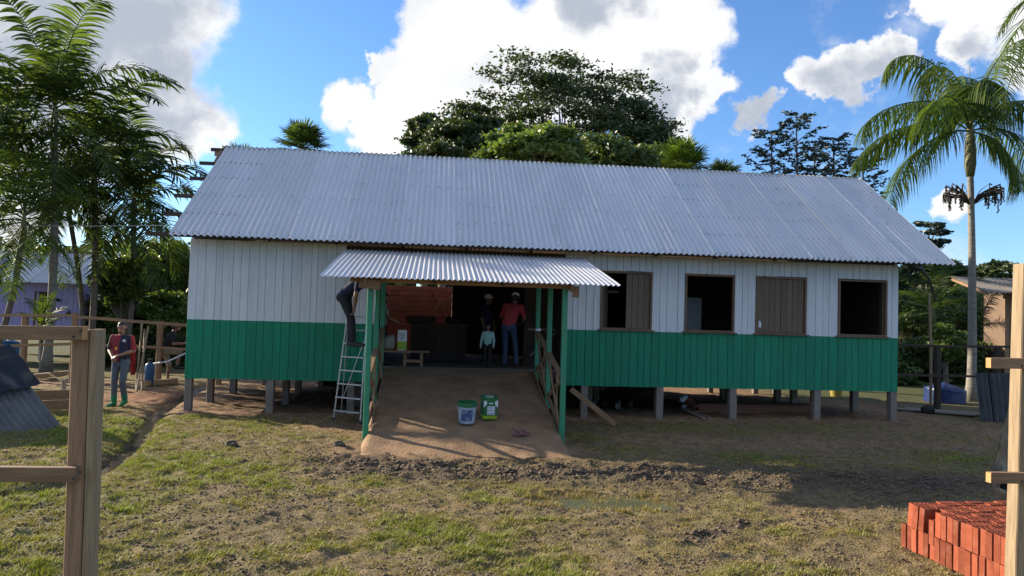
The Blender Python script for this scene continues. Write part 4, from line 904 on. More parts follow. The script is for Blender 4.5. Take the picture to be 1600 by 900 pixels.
for v in (567, 746):
    e = at(1546, v, NYR-.06); s_ = at(1790, v+4, NYR-.06); mb = MB(); mb.bar(e, s_, .035, .052, jit=.001, ch=.06); mb.build('rail', MATS['raw_wood_x'], fr)
    nails(fr, at(1596, v+1, NYR-.06), .0185)
    mb = MB(); mb.box((e[0]-.006, e[1]-.0165, e[2]-.024), (e[0]-.001, e[1]+.0165, e[2]+.024)); mb.build('rail_end', MATS['cut_wood'], fr)

# corrugated sheets leaning in the left corner
V, F = sheet_mesh(.9, 2.1, 9, .022, 6, 3); OLD = rawmesh('old_sheet', V, np.array(F), [MATS['old_metal']], smooth=True)
ls = thing('leaning_sheets', 'dark old corrugated sheets leaning low at the left edge', 'roofing sheets', (gnd(40, 668)[0], 12.5, 0))
for i in range(4):
    o = put('corrugated_sheet', OLD, ls); bx = gnd(98, 668); 
    A = np.array([bx[0]-.34*i, bx[1]-.02*i, .02]); up_ = at(-2, 560, 13.1)-at(100, 668, 12.5)
    dirv = np.array([-1.25, .55, 1.15]); dirv /= np.linalg.norm(dirv); sx = np.array([-.62, -.5, 0.02]); sx = sx-dirv*(sx@dirv); sx /= np.linalg.norm(sx); nz = np.cross(sx, dirv)
    A = A+nz*.03*i
    o.matrix_local = Matrix(((sx[0], dirv[0], nz[0], A[0]-ORG[ls.name][0]), (sx[1], dirv[1], nz[1], A[1]-ORG[ls.name][1]), (sx[2], dirv[2], nz[2], A[2]), (0, 0, 0, 1)))
B0 = np.array([*gnd(98, 668)[:2], .02]); nzs = nz if nz[1] < 0 else -nz
drape('plastic_tarp', 'black plastic tarp draped over the leaning corrugated sheets', 'tarp', [B0+dirv*1.75+nzs*.16-sx*.05, B0+dirv*1.75+sx*1.9+nzs*.16, B0+dirv*.95+sx*1.9+nzs*.14, B0+dirv*.85+nzs*.12-sx*.08], 26, 16, 'black_plastic', .05, 7)
pr = thing('sawhorse', 'rough timber prop behind the leaning corrugated sheets', 'prop', (gnd(20, 640)[0]-.8, 13.3, 0)); mb = MB(); mb.bar((gnd(20, 640)[0]-1.6, 13.5, 1.2), (gnd(20, 640)[0]-.2, 13.1, 1.15), .07, .07); mb.build('beam', MATS['raw_wood_x'], pr)
for x in (-1.4, -.5): mb = MB(); mb.bar((gnd(20, 640)[0]+x, 13.4, 0), (gnd(20, 640)[0]+x, 13.35, 1.15), .06, .06, up=(0, 1, 0)); mb.build('leg', MATS['raw_wood'], pr)
# low board edging
eb = thing('board_edging', 'low wooden board edging with a stub post beside the leaning sheets', 'edging', gnd(110, 640))
a, b = gnd(62, 650), gnd(150, 640); 
for k in range(2): mb = MB(); mb.bar((a[0]-.4, a[1]+.5, .10+.19*k), (b[0], b[1]+.2, .10+.19*k), .03, .18, jit=.004); mb.build('board', MATS['raw_wood_x'], eb)
mb = MB(); p = gnd(98, 638); mb.bar((p[0], p[1], -.05), (p[0], p[1], .55), .07, .06, up=(0, 1, 0)); mb.build('stub_post', MATS['grey_wood'], eb)
mb = MB(); mb.tube([at(50, 585, 15.6), at(75, 583, 15.3), at(100, 597, 15.0), at(150, 592, 14.8)], .012, 6); props(mb.build('loose_rope', MATS['pale_wood'], None), 'thin pale rope strung over the low board edging', 'rope')

# mid fences
def fence(label, posts, rails, y, pw_=.09, m='raw_wood', mx='raw_wood_x'):
    f = thing('rail_fence', label, 'fence', (at(posts[0][0], 560, y)[0], y, 0))
    for u, vt, vb in posts:
        t = at(u, vt, y); mb = MB(); mb.bar((t[0], y, -.2), t, pw_, pw_, up=(0, 1, 0), jit=.004); mb.build('post', MATS[m], f)
    for (u0, v0), (u1, v1), h in rails:
        a, b = at(u0, v0, y-.06), at(u1, v1, y-.06); mb = MB(); mb.bar(a, b, .035, h, jit=.006); mb.build('rail', MATS[mx], f)
    return f
fence('open two-rail wooden fence behind the walking person on the left', [(-90, 488, 590), (40, 492, 590), (118, 489, 600), (251, 502, 600), (345, 512, 600)], [((-120, 492), (118, 493), .07), ((118, 495), (345, 512), .075), ((-120, 545), (118, 537), .07), ((118, 537), (345, 548), .065)], 20.0, .13)
fence('grey weathered two-rail fence behind the right end of the house', [(1392, 536, 640), (1465, 540, 640), (1558, 541, 640), (1680, 545, 640)], [((1380, 538), (1465, 541), .055), ((1465, 541), (1690, 543), .055), ((1380, 585), (1690, 592), .055)], 17.1, .13, 'dark_wood', 'dark_wood')
mb = MB(); t = at(1452, 457, 17.6); b = gnd(1457, 636); mb.tube([(b[0], 17.6, 0), (b[0]*.5+t[0]*.5+.02, 17.6, t[2]/2), t], [.035, .033, .03], 8); props(mb.build('slender_pole', MATS['pale_wood'], None), 'slender bare pole standing beside the right fence', 'pole')
mb = MB(); c1 = at(1437, 417, 15.2); mb.tube([at(1420, 415, 14.9), at(1440, 420, 15.0), at(1452, 436, 15.8), at(1457, 455, 16.5), at(1462, 470, 17.4)], .03, 8); props(mb.build('drooping_pipe', MATS['dark_grey'], None, smooth=True), 'dark pipe drooping from the right roof corner', 'pipe')
mb = MB(); mb.tube([at(-40, 352, 21), at(120, 353.5, 20.6), at(276, 352, 20.3)], .007, 5); props(mb.build('overhead_cable', MATS['pale_metal'], None), 'thin overhead cable running left from the house roof', 'cable')
# things around the left fence
for i, (u0, v0, u1, v1, lb_) in enumerate(((213, 600, 222, 505, 'left thin pole leaning on the fence behind the walking person'), (222, 603, 226, 515, 'middle thin pole leaning on the fence behind the walking person'), (214, 598, 232, 510, 'right crossing pole leaning on the fence behind the walking person'))):
    a, b = at(u0, v0, 18.2-.1*i), at(u1, v1, 19.8); a[2] = 0; mb = MB(); mb.tube([a, b], .022, 6); props(mb.build('leaning_pole', MATS['pale_wood'], None), lb_, 'pole', 'thin poles leaning on the left fence')
c = at(233, 600, 19.2); dr = thing('gas_cylinder', 'tall blue cylinder standing by the left fence', 'cylinder', (c[0], 19.2, 0))
mb = MB(); mb.lathe((c[0], 19.2, 0), [(.10, 0), (.115, .03), (.115, .48), (.09, .55), (.045, .58)], 18); mb.build('body', MATS['blue_plastic'], dr, smooth=True)
mb = MB(); mb.lathe((c[0], 19.2, .58), [(.04, 0), (.04, .06), (.06, .065), (.06, .09)], 12); mb.build('cap', MATS['dark_grey'], dr)
a = at(209, 545, 18.6); drape('red_cloth', 'bright red cloth hanging just behind the walking person', 'cloth', [at(203, 543, 18.6), at(213, 545, 18.6), at(211, 586, 18.6), at(203, 586, 18.6)], 12, 14, 'red_cloth', .09, 4)
a, b = gnd(226, 604), gnd(275, 600); mb = MB(); mb.bar((a[0], a[1], .08), (b[0], b[1], .08), .16, .14, jit=.004); props(mb.build('squared_beam', MATS['pale_wood_x'], None), 'squared pale beam on the ground at the foot of the left fence', 'beam')
a, b = gnd(55, 594), gnd(112, 590); mb = MB(); mb.bar((a[0], a[1], .1), (b[0], b[1], .14), .12, .12); props(mb.build('fallen_beam', MATS['pale_wood_x'], None), 'short fallen beam on the ground under the left fence', 'beam')
mb = MB(); mb.tube([at(240, 568, 19.6), at(262, 565, 19.5), at(290, 552, 19.4)], .02, 6); props(mb.build('white_hose', MATS['label_white'], None, smooth=True), 'white hose sagging from the house corner to the left fence', 'hose')
c = gnd(8, 575); lump('blue_barrel', 'blue plastic barrel lying under the purple house', 'barrel', (at(8, 560, 22.5)[0], 22.5, 0), .5, .4, .45, 'blue_plastic', 3, 2.6, .1)
# right side
c = at(1476, 634, 18.6); bt = thing('blue_tarp_heap', 'heap under a dark blue tarpaulin behind the right fence', 'tarpaulin', (c[0], 18.6, 0))
n1, n2 = 26, 9; V = []
for j in range(n2+1):
    for i in range(n1):
        t = 2*math.pi*i/n1; rr = (1.0 if j < 6 else 1-(j-6)/4.2)*(1+.12*(float(fbm(np.array(3+math.cos(t)), np.array(3+math.sin(t)), 1.8, 3, j//3))-.5)); sqk = (abs(math.cos(t))**3.5+abs(math.sin(t))**3.5)**(-1/3.5)
        V.append((c[0]+.46*rr*sqk*math.cos(t), 18.6+.40*rr*sqk*math.sin(t), (.06*j if j < 6 else .36+.035*(j-6))*(1+.18*math.cos(t+2.4))+.02*math.sin(5*t)))
F = [(j*n1+i, j*n1+(i+1) % n1, (j+1)*n1+(i+1) % n1, (j+1)*n1+i) for j in range(n2) for i in range(n1)]+[tuple(n2*n1+i for i in range(n1))]
mb = MB(); mb.add(V, F); mb.build('tarpaulin', MATS['blue_tarp'], bt, smooth=True)
c = at(1306, 634, 19.6); yb = thing('flower_bucket', 'yellowish plastic bucket on the ground beyond the right stilts', 'bucket', (c[0], 19.6, 0))
mb = MB(); mb.lathe((c[0], 19.6, 0), [(.13, 0), (.14, .02), (.19, .33), (.205, .34), (.205, .37), (.18, .37), (.13, .05)], 18); mb.build('bucket_body', MATS['yellow_plastic'], yb)
c = gnd(1449, 646); lump('black_bag', 'small black bag on the ground at the foot of the right fence post', 'bag', (c[0], c[1], -.02), .16, .13, .10, 'black_cloth', 8, 2.2, .6)
V, F = sheet_mesh(.85, 1.08, 6, .03, 8, 2); DS = rawmesh('dark_sheet', V, np.array(F), [mat('dark_sheet', (.026, .029, .034), .6, var=.3, scale=4, rand=.2, dirt_glint=(.10, .10, .10), dirt_glint_amt=.4)], smooth=True)
rsx = at(1531, 660, 14.9); rs = thing('leaning_sheets', 'dark ribbed roofing sheets leaning upright beside the right fence', 'roofing sheets', (rsx[0]+.4, 14.9, 0))
for i in range(2):
    o = put('corrugated_sheet', DS, rs); o.location = (-.4+.35*i, .03*i, -.02); o.rotation_euler = (math.pi/2-.16, 0, .02)
# purple house
ph_y = 27.0; pr_ = at(128, 520, ph_y); pw_ = thing('purple_cottage', 'lilac-painted stilted cottage with a pale metal roof behind the left fence', 'house', (pr_[0]-2.5, ph_y+2, 0))
zt_ = at(110, 441, ph_y)[2]; zb_ = at(110, 531, ph_y)[2]; xr_ = pr_[0]; xl_ = xr_-5.2; dx0, dx1 = at(55, 480, ph_y)[0], at(80, 480, ph_y)[0]; dzt = at(60, 455, ph_y)[2]; dzb = at(60, 512, ph_y)[2]
nb = 30
for i in range(nb):
    a = xl_+(xr_-xl_)*i/nb; b = xl_+(xr_-xl_)*(i+1)/nb
    def pb2(z0, z1): mb = MB(); mb.box((a+.004, ph_y+random.uniform(-.004, .004), z0), (b-.004, ph_y+.03, z1)); mb.build('wall_board', MATS['purple_paint'], pw_)
    if b > dx0+.02 and a < dx1-.02: pb2(zb_, dzb); pb2(dzt, zt_)
    else: pb2(zb_, zt_)
mb = MB(); mb.box((xl_, ph_y+.035, zb_), (xr_-.005, ph_y+.06, dzb-.01)); mb.box((xr_-.05, ph_y+.035, zb_), (xr_-.005, ph_y+4, zt_)); mb.box((xl_, ph_y+4, zb_), (xr_, ph_y+4.04, zt_)); mb.build('wall_core', MATS['purple_paint'], pw_)
mb = MB(); mb.box((dx0-.04, ph_y-.02, dzb), (dx0, ph_y+.05, dzt)); mb.box((dx1, ph_y-.02, dzb), (dx1+.04, ph_y+.05, dzt)); mb.box((dx0, ph_y-.02, dzt-.04), (dx1, ph_y+.05, dzt)); w = mb.build('window', MATS['frame_wood'], pw_)
mb = MB(); mb.box((dx0, ph_y+.2, dzb), (dx1, ph_y+.22, dzt)); mb.build('pane', MATS['dark_wood'], w)
lp = at(91, 469, ph_y-.05); mb = MB(); V = []; F = []; capsule_mesh(lp, lp+np.array([0, -.10, .02]), .06, .045, V, F); mb.add(V, F); mb.build('wall_lamp', MATS['dark_grey'], pw_, smooth=True)
V, F = sheet_mesh(1.0, 3.0, 10, .014, 4, 1); PR = rawmesh('cottage_sheet', V, np.array(F), [MATS['roof_metal']], smooth=True)
for i in range(6):
    o = put('roof_sheet', PR, pw_); o.location = (xr_+.25-(i+1)*.95-ORG[pw_.name][0], ph_y-.5-ORG[pw_.name][1], zt_-.06); o.rotation_euler = (.42, 0, 0)
for i in range(6):
    o = put('roof_sheet', PR, pw_); o.location = (xr_+.25-i*.95-ORG[pw_.name][0], ph_y+4.9-ORG[pw_.name][1], zt_-.06); o.rotation_euler = (.42, 0, math.pi)
for x in np.linspace(xl_+.1, xr_-.1, 5): mb = MB(); mb.bar((x, ph_y+.1, -.2), (x, ph_y+.1, zb_), .13, .13, up=(0, 1, 0)); mb.build('stilt', MATS['grey_wood'], pw_)
# timber shed at the right edge
sy = 24.0; sl = at(1570, 520, sy); sh_ = thing('timber_shed', 'brown upright-board shed with a low overhanging roof at the right edge', 'shed', (sl[0]+2, sy+2, 0)); zt_ = at(1560, 462, sy)[2]; zb_ = at(1560, 596, sy)[2]
for i in range(20):
    a = sl[0]+i*.19; mb = MB(); mb.box((a+.006, sy+random.uniform(-.006, .006), zb_), (a+.184, sy+.03, zt_+.4)); mb.build('wall_board', MATS['raw_wood'], sh_)
mb = MB(); mb.box((sl[0]+.01, sy+.035, zb_), (sl[0]+.05, sy+1.0, zt_+.4)); mb.box((sl[0]+.02, sy+1.0, zb_), (sl[0]+3.8, sy+1.05, zt_+.4)); mb.build('side_wall', MATS['frame_wood'], sh_)
e0 = at(1527, 473, sy-.6); 
V, F = sheet_mesh(1.0, 2.0, 8, .02, 4, 1); SR = rawmesh('shed_sheet', V, np.array(F), [MATS['grey_wood']], smooth=True)
for i in range(5):
    o = put('roof_sheet', SR, sh_); o.location = (e0[0]+.12+i*.94-ORG[sh_.name][0], sy-.9-ORG[sh_.name][1], zt_+.06+.004*(i % 2)+i*.0); o.rotation_euler = (.32, 0, 0)
for i in range(4): mb = MB(); mb.bar((e0[0]+.2+i*1.1, sy-.85, zt_+.0), (e0[0]+.2+i*1.1, sy+.9, zt_+.58), .06, .10); mb.build('rafter', MATS['raw_wood'], sh_)
for x in (sl[0]+.1, sl[0]+3.6): mb = MB(); mb.bar((x, sy+.15, -.2), (x, sy+.15, zb_), .14, .14, up=(0, 1, 0)); mb.build('stilt', MATS['grey_wood'], sh_)

# ---------------------------------------------------------------- vegetation
UPV = np.array([0, 0, 1.0])
def frond_mesh(path, nl, Lmax, width, droop, spread=.85, fwd=.5, lift=.25, jitter=.12, mats=None, org=(0, 0, 0), rach=.022, prof=None):
    path = np.array(path); m = len(path); seg = np.r_[0, np.cumsum(np.linalg.norm(np.diff(path, axis=0), axis=1))]; tot = seg[-1]
    def P(t): return np.array([np.interp(t*tot, seg, path[:, k]) for k in range(3)])
    V = []; F = []; T = []
    def strip(pts, wv, ws, tint):
        o = len(V)
        for p, w in zip(pts, ws): V.append(p-wv*w); V.append(p+wv*w); T.extend((tint, tint))
        for i in range(len(pts)-1): F.append((o+2*i, o+2*i+1, o+2*i+3, o+2*i+2))
    for t in np.linspace(.10, .985, nl):
        p = P(t); tg = P(min(t+.03, 1))-P(max(t-.03, 0)); tg /= np.linalg.norm(tg)+1e-9; sd = np.cross(tg, UPV); sd /= np.linalg.norm(sd)+1e-9; nm = np.cross(sd, tg)
        L = Lmax*(math.sin(math.pi*(.14+.80*t))**.75 if prof is None else prof(t))
        for s in (-1, 1):
            l = L*random.uniform(.82, 1.08); d = tg*fwd+sd*s*spread+nm*(lift+random.uniform(-jitter, jitter)*2); d += np.array([random.uniform(-jitter, jitter) for _ in range(3)]); d /= np.linalg.norm(d)
            dr = droop*random.uniform(.75, 1.2)
            pts = []; c = p.copy(); dd = d.copy(); st = l/4
            for k in range(5):
                pts.append(c.copy()); dd = dd-UPV*dr*.30; dd /= np.linalg.norm(dd); c = c+dd*st
            w = width*random.uniform(.8, 1.1); strip(pts, tg*.8+nm*.2, (w*.5, w, w*.95, w*.6, w*.08), random.random())
    # rachis
    mbv = MB(); k = 10; pts = [P(i/k) for i in range(k+1)]; mbv.tube(pts, [rach*(1-.8*i/k) for i in range(k+1)], 5)
    o = len(V); V += [np.array(v) for v in mbv.v]; T += [.8]*len(mbv.v); Q = [f for f in mbv.f if len(f) == 4]; F += [tuple(i+o for i in f) for f in Q]
    return rawmesh('frond', np.array(V)-np.array(org), np.array(F), mats, tint=T, smooth=False)
def arc(p0, az, el, L, sag, n=14):
    d = np.array([math.sin(az)*math.cos(el), math.cos(az)*math.cos(el), math.sin(el)]); pts = [np.array(p0, float)]; c = pts[0].copy()
    for i in range(n):
        d = d-UPV*sag/n*(.4+1.2*i/n); d /= np.linalg.norm(d); c = c+d*L/n; pts.append(c.copy())
    return pts
def trunk_tube(b, t, r0, r1, bend=.0, n=10, flare=1.6):
    b = np.array(b, float); t = np.array(t, float); pts = []; rs = []; sd = np.array([1, .3, 0])
    for i in range(n+1):
        k = i/n; pts.append(b+(t-b)*k+sd*bend*math.sin(math.pi*k)); rs.append((r0+(r1-r0)*k)*(1+(flare-1)*max(0, 1-k*7)**2))
    return pts, rs
def palm(label, base, top, nf, L, r0, r1, leafL=.62, lw=.028, droop=.5, mats='frond', nl=48, el=(.1, 1.25), sag=(.9, 1.5), bend=.1, group=None, name='feather_palm', lift=.25, az0=0.0, jitter=.12, trunk='palm_trunk'):
    o = thing(name, label, 'palm', base, group); pts, rs = trunk_tube(base, top, r0, r1, bend); mb = MB(); mb.tube(pts, rs, 12); mb.build('trunk', MATS[trunk], o, smooth=True)
    mb = MB(); t = np.array(top); mb.tube([t-UPV*.05, t+UPV*.3, t+UPV*.75], [r1*1.15, r1*1.1, r1*.45], 10); mb.build('crownshaft', MATS['crownshaft'], o, smooth=True)
    for i in range(nf):
        az = az0+i*2.399+random.uniform(-.2, .2); k = (i+.5)/nf; e = el[0]+(el[1]-el[0])*k+random.uniform(-.1, .1)
        pa = arc(t+UPV*(.35+.35*k), az, e, L*random.uniform(.85, 1.08), random.uniform(*sag))
        put('frond', frond_mesh(pa, nl, leafL, lw, droop, mats=[MATS[mats]], org=ORG[o.name], lift=lift, jitter=jitter), o)
    mb = MB(); mb.tube([t+UPV*.7, t+UPV*1.5+np.array([.03, 0, 0])], [.02, .005], 5); mb.build('spear_leaf', MATS['crownshaft'], o)
    return o
# left grove
def lp(label, ub, vb, ut, vt, y, **k):
    b = at(ub, vb, y); b[2] = -.1; t = at(ut, vt, y); return palm(label, b, t, **k)
G = 'palms of the left grove'
KW = dict(trunk='bark', mats='frond_dark', nl=40, leafL=1.05, lw=.046, droop=.7, group=G, jitter=.14, lift=.35)
lp('tall palm with pale slender trunk in front of the purple cottage', 72, 582, 84, 200, 22.6, nf=20, L=3.7, r0=.12, r1=.09, el=(-.8, 1.45), sag=(1.3, 2.4), az0=.4, **dict(KW, trunk='palm_trunk'))
lp('dark middle palm of the left grove, right of the purple cottage', 140, 560, 146, 262, 24.2, nf=18, L=3.8, r0=.10, r1=.09, el=(-.9, 1.4), sag=(1.4, 2.4), az0=1.2, **KW)
lp('rightmost palm of the left grove, its fronds near the rafter ends', 196, 560, 208, 335, 25.5, nf=18, L=3.3, r0=.09, r1=.08, el=(-.8, 1.4), sag=(1.2, 2.2), az0=2.2, **KW)
lp('lower sunlit yellow-green palm at the left edge of the grove', -22, 600, 36, 372, 21.2, nf=16, L=2.6, r0=.08, r1=.07, el=(-.7, 1.4), sag=(1.3, 2.2), az0=3.0, **dict(KW, mats='frond', leafL=.7, lw=.030))
lp('palm half cut off by the left edge of the picture', -35, 600, -12, 250, 22.2, nf=15, L=3.3, r0=.12, r1=.1, el=(-.7, 1.4), sag=(1.3, 2.3), az0=.9, **KW)
lp('lower palm filling the middle of the left grove', 132, 590, 108, 335, 25.4, nf=15, L=3.1, r0=.08, r1=.07, el=(-.7, 1.3), sag=(1.0, 2.0), az0=4.4, **dict(KW, mats='frond', leafL=.85))
# tall palm on the right
py = 19.2; pbs = at(1518, 632, py); pbs[2] = -.05; ptp = at(1516, 262, py)
rp = thing('feather_palm', 'tall palm with smooth grey trunk and drooping curtain fronds right of the house', 'palm', pbs)
pts, rs = trunk_tube(pbs, ptp, .125, .078, .05, 14, 1.8); mb = MB(); mb.tube(pts, rs, 16); mb.build('trunk', MATS['palm_trunk'], rp, smooth=True)
cs = at(1516, 205, py); mb = MB(); mb.tube([ptp-UPV*.25, ptp+UPV*.1, ptp*.5+cs*.5, cs, cs+UPV*.5], [.10, .15, .145, .10, .05], 14); mb.build('crownshaft', MATS['crownshaft'], rp, smooth=True)
def fr_px(pp, dy, par=rp, y0=None, nl=92, leafL=1.25, lw=.026, droop=2.2, m='frond', spread=.7, lift=.1):
    y0 = py if y0 is None else y0; ctrl = [at(u, v, y0+dy*k) for (u, v), k in zip(pp, np.linspace(0, 1, len(pp)))]
    c = np.array(ctrl); n = len(c); P = []
    for i in range(n-1):
        p0 = c[max(i-1, 0)]; p1 = c[i]; p2 = c[i+1]; p3 = c[min(i+2, n-1)]
        for s in np.linspace(0, 1, 6, endpoint=False): P.append(.5*((2*p1)+(p2-p0)*s+(2*p0-5*p1+4*p2-p3)*s*s+(3*p1-p0-3*p2+p3)*s**3))
    P.append(c[-1])
    put('frond', frond_mesh(P, nl, leafL, lw, droop, spread, .45, lift, .10, [MATS[m]], ORG[par.name], .03), par)
C0 = (1516, 205)
for pp, dy in (([C0, (1500, 160), (1465, 105), (1425, 86), (1392, 96), (1382, 125)], .5), ([C0, (1490, 168), (1440, 158), (1385, 170), (1352, 195), (1345, 225)], -.6), ([C0, (1488, 190), (1440, 192), (1380, 212), (1342, 245), (1336, 268)], .9), ([C0, (1490, 205), (1450, 222), (1412, 258), (1393, 300), (1390, 330)], -1.0),
               ([C0, (1528, 160), (1548, 110), (1580, 70), (1620, 60), (1660, 90)], .4), ([C0, (1540, 178), (1575, 160), (1615, 160), (1650, 185), (1670, 220)], -.7), ([C0, (1540, 200), (1575, 205), (1605, 230), (1625, 275), (1630, 310)], .8), ([C0, (1535, 210), (1560, 222), (1585, 258), (1595, 300)], -1.1),
               ([C0, (1508, 150), (1485, 110), (1455, 105), (1440, 140), (1432, 180)], 1.6), ([C0, (1522, 160), (1530, 130), (1545, 125), (1562, 160), (1566, 200)], -1.8), ([C0, (1505, 170), (1480, 150), (1450, 170), (1435, 210)], -2.0), ([C0, (1510, 150), (1508, 125), (1500, 120), (1492, 150)], 2.0)):
    fr_px(pp, dy)
mb = MB(); a = at(1516, 150, py); mb.tube([a, at(1514, 96, py)], [.02, .004], 5); mb.build('spear_leaf', MATS['crownshaft'], rp)
for u, sgn in ((1494, -1), (1549, 1)):
    mb = MB(); c = at(1517, 322, py)
    for i in range(28):
        e = at(u+random.uniform(-16, 16)+sgn*4, 298+random.uniform(-12, 14), py+random.uniform(-.4, .4)); m_ = (c+e)/2+UPV*.12; tip = e-UPV*random.uniform(.10, .42); mb.tube([c, m_, e, tip], [.012, .011, .02, .014], 4, cap=False)
        for k in range(7): p = e+(tip-e)*(k/7); mb.tube([p, p+np.array([random.uniform(-.05, .05), random.uniform(-.05, .05), -.05])], [.02, .012], 4)
    mb.build('fruit_cluster', MATS['fruit'], rp)
# near palm whose fronds reach in at the top right corner
ny_ = 15.5; nb_ = at(1700, 700, ny_); nb_[2] = 0; nt = at(1690, 45, ny_)
np_ = thing('feather_palm', 'near palm whose fronds hang into the top right corner', 'palm', nb_); pts, rs = trunk_tube(nb_, nt, .16, .11); mb = MB(); mb.tube(pts, rs, 12); mb.build('trunk', MATS['palm_trunk'], np_, smooth=True)
K0 = (1690, 30)
for pp, dy in (([K0, (1650, 10), (1605, 30), (1570, 75), (1556, 120)], .3), ([K0, (1650, 40), (1610, 70), (1580, 120), (1570, 165)], -.6), ([K0, (1650, -10), (1610, -5), (1580, 20), (1560, 52)], .8), ([K0, (1720, -20), (1770, 0), (1800, 60)], .3), ([K0, (1730, 30), (1780, 60), (1800, 140)], -.4), ([K0, (1690, -30), (1670, -60), (1640, -40)], 1.2)):
    fr_px(pp, dy, np_, ny_, 50, .8, .020, .7)
# fan palms behind the roof
def fan_palm(label, u, v, y, rad, nleaf, mats='frond_dark', el=(-.2, 1.3), group='fan palms behind the roof', seg=26):
    b = at(u, 560, y); b[2] = -.1; t = at(u, v, y); o = thing('fan_palm', label, 'palm', b, group); pts, rs = trunk_tube(b, t, .2, .15, 0); mb = MB(); mb.tube(pts, rs, 10); mb.build('trunk', MATS['palm_trunk'], o, smooth=True)
    for i in range(nleaf):
        az = i*2.399+random.uniform(-.2, .2); k = (i+.5)/nleaf; e = el[0]+(el[1]-el[0])*k; d = np.array([math.sin(az)*math.cos(e), math.cos(az)*math.cos(e), math.sin(e)]); sd = np.cross(d, UPV); sd /= np.linalg.norm(sd)+1e-9; nm = np.cross(sd, d)
        c = t+d*rad*.55-UPV*.1*(1-k); V = []; F = []; T = []
        for j in range(seg):
            a = (j/(seg-1)-.5)*4.4+random.uniform(-.05, .05); dr = d*math.cos(a)+sd*math.sin(a); L = rad*(.55+.10*math.cos(a))*random.uniform(.85, 1.05); w = L*.045; wv = np.cross(dr, nm); q = len(V); tn = random.random()
            for f_, ww, dz in ((0.02, .2, 0), (.4, 1, .02), (.75, .8, -.03), (1, .1, -.14)): pp = c+dr*L*f_+nm*.06*(f_)*abs(math.sin(a))+UPV*L*dz*random.uniform(.4, 1.3); V += [pp-wv*w*ww, pp+wv*w*ww]; T += [tn, tn]
            for s in range(3): F.append((q+2*s, q+2*s+1, q+2*s+3, q+2*s+2))
        q = len(V); st = d*.0
        mbv = MB(); mbv.tube([t, c], [.03, .02], 4, cap=False); V += [np.array(x) for x in mbv.v]; T += [.6]*len(mbv.v); F += [tuple(x+q for x in f_) for f_ in mbv.f]
        put('fan_leaf', rawmesh('fan_leaf', np.array(V)-ORG[o.name], np.array(F), [MATS[mats]], tint=T), o)
fan_palm('fan palm rising above the left part of the roof', 472, 232, 38, 1.45, 24)
fan_palm('fan palm barely showing above the left roof corner', 374, 254, 41, 1.1, 16)
fan_palm('bright green fan palm above the right of the roof centre', 1062, 266, 31, 1.45, 24, 'frond')
fan_palm('small fan palm just clearing the roof right of the bright one', 1128, 286, 33, 1.15, 16)
# broadleaf trees
def leaf_quads(C, size, flat=.0, n_seed=0, aspect=.5, tint_f=None, org=(0, 0, 0), mats=None, droop=0.0):
    n = len(C); d = rng.normal(size=(n, 3)); d[:, 2] = d[:, 2]*(1-flat)-droop; d /= np.linalg.norm(d, axis=1)[:, None]; e = rng.normal(size=(n, 3)); e[:, 2] *= (1-flat); w = np.cross(d, e); w /= np.linalg.norm(w, axis=1)[:, None]+1e-9
    s = size*(.6+.8*rng.random(n))[:, None]; V = np.empty((n, 4, 3)); V[:, 0] = C-d*s*.5; V[:, 1] = C+w*s*aspect*.5; V[:, 2] = C+d*s*.5; V[:, 3] = C-w*s*aspect*.5
    F = np.arange(n*4).reshape(n, 4); t = rng.random(n) if tint_f is None else np.clip(tint_f+.35*(rng.random(n)-.5), 0, 1)
    return rawmesh('crown', V.reshape(-1, 3)-np.array(org), F, mats, tint=np.repeat(t, 4))
def tree(label, base, top_c, rad, ncl, per, leaf, mats, clr=.55, name='broadleaf_tree', flat=.35, trunk_r=.25, fork=.55, shell=.55, group=None, hole=.0, dome=True, limb=9, droop=0.0, aspect=.5, cat='tree', cz=.55, shape=None, seed=None, spread=(1.25, 1.25, .55)):
    """crown ellipsoid centre top_c, radii rad; leaf clumps gather round limb ends"""
    base = np.array(base, float); c = np.array(top_c, float); rad = np.array(rad, float); o = thing(name, label, cat, base, group)
    if seed is not None: r2 = np.random.default_rng(seed)
    else: r2 = rng
    u = r2.normal(size=(ncl, 3)); u /= np.linalg.norm(u, axis=1)[:, None]
    if dome: u[:, 2] = np.where(u[:, 2] < 0, u[:, 2]*cz, u[:, 2])
    rr = shell+(1-shell)*r2.random(ncl)**.6; lob = .80+.42*vnoise(u[:, 0]*2.3+5, u[:, 1]*2.3+u[:, 2]*2+5, int(abs(base[0]*7))+3)
    K = c+u*rad*(rr*lob)[:, None]
    tr = c-np.array([0, 0, rad[2]*.35]); fk = base+(tr-base)*fork
    mb = MB(); pts = [base-UPV*.2, base+(fk-base)*.5+np.array([.05, .05, 0])*rad[0]*.2, fk, tr]; mb.tube(pts, [trunk_r*1.25, trunk_r, trunk_r*.85, trunk_r*.5], 9)
    idx = r2.permutation(ncl)
    for i in idx[:limb*5]:
        a = fk+(tr-fk)*r2.random()**.7; m_ = a+(K[i]-a)*.5-UPV*.04*np.linalg.norm(K[i]-a)+r2.normal(size=3)*.05*rad[0]; w = trunk_r*(.42 if i in idx[:limb] else .2); mb.tube([a, m_, K[i]], [w, w*.6, w*.18], 5, cap=False)
    mb.build('trunk', MATS['bark'], o, smooth=True)
    cs = rad.mean()*clr*.30
    C = np.repeat(K, per, 0)+rng.normal(size=(ncl*per, 3))*cs*np.array(spread)
    top_tint = np.clip(((C-c)/rad)[:, 2]*.35+.45, 0, 1)  # leaf tint gets lighter towards the crown top
    put('crown', leaf_quads(C, leaf, flat, aspect=aspect, tint_f=top_tint+.25*(np.repeat(r2.random(ncl), per)-.5), org=ORG[o.name], mats=[MATS[mats]], droop=droop), o)
    return o
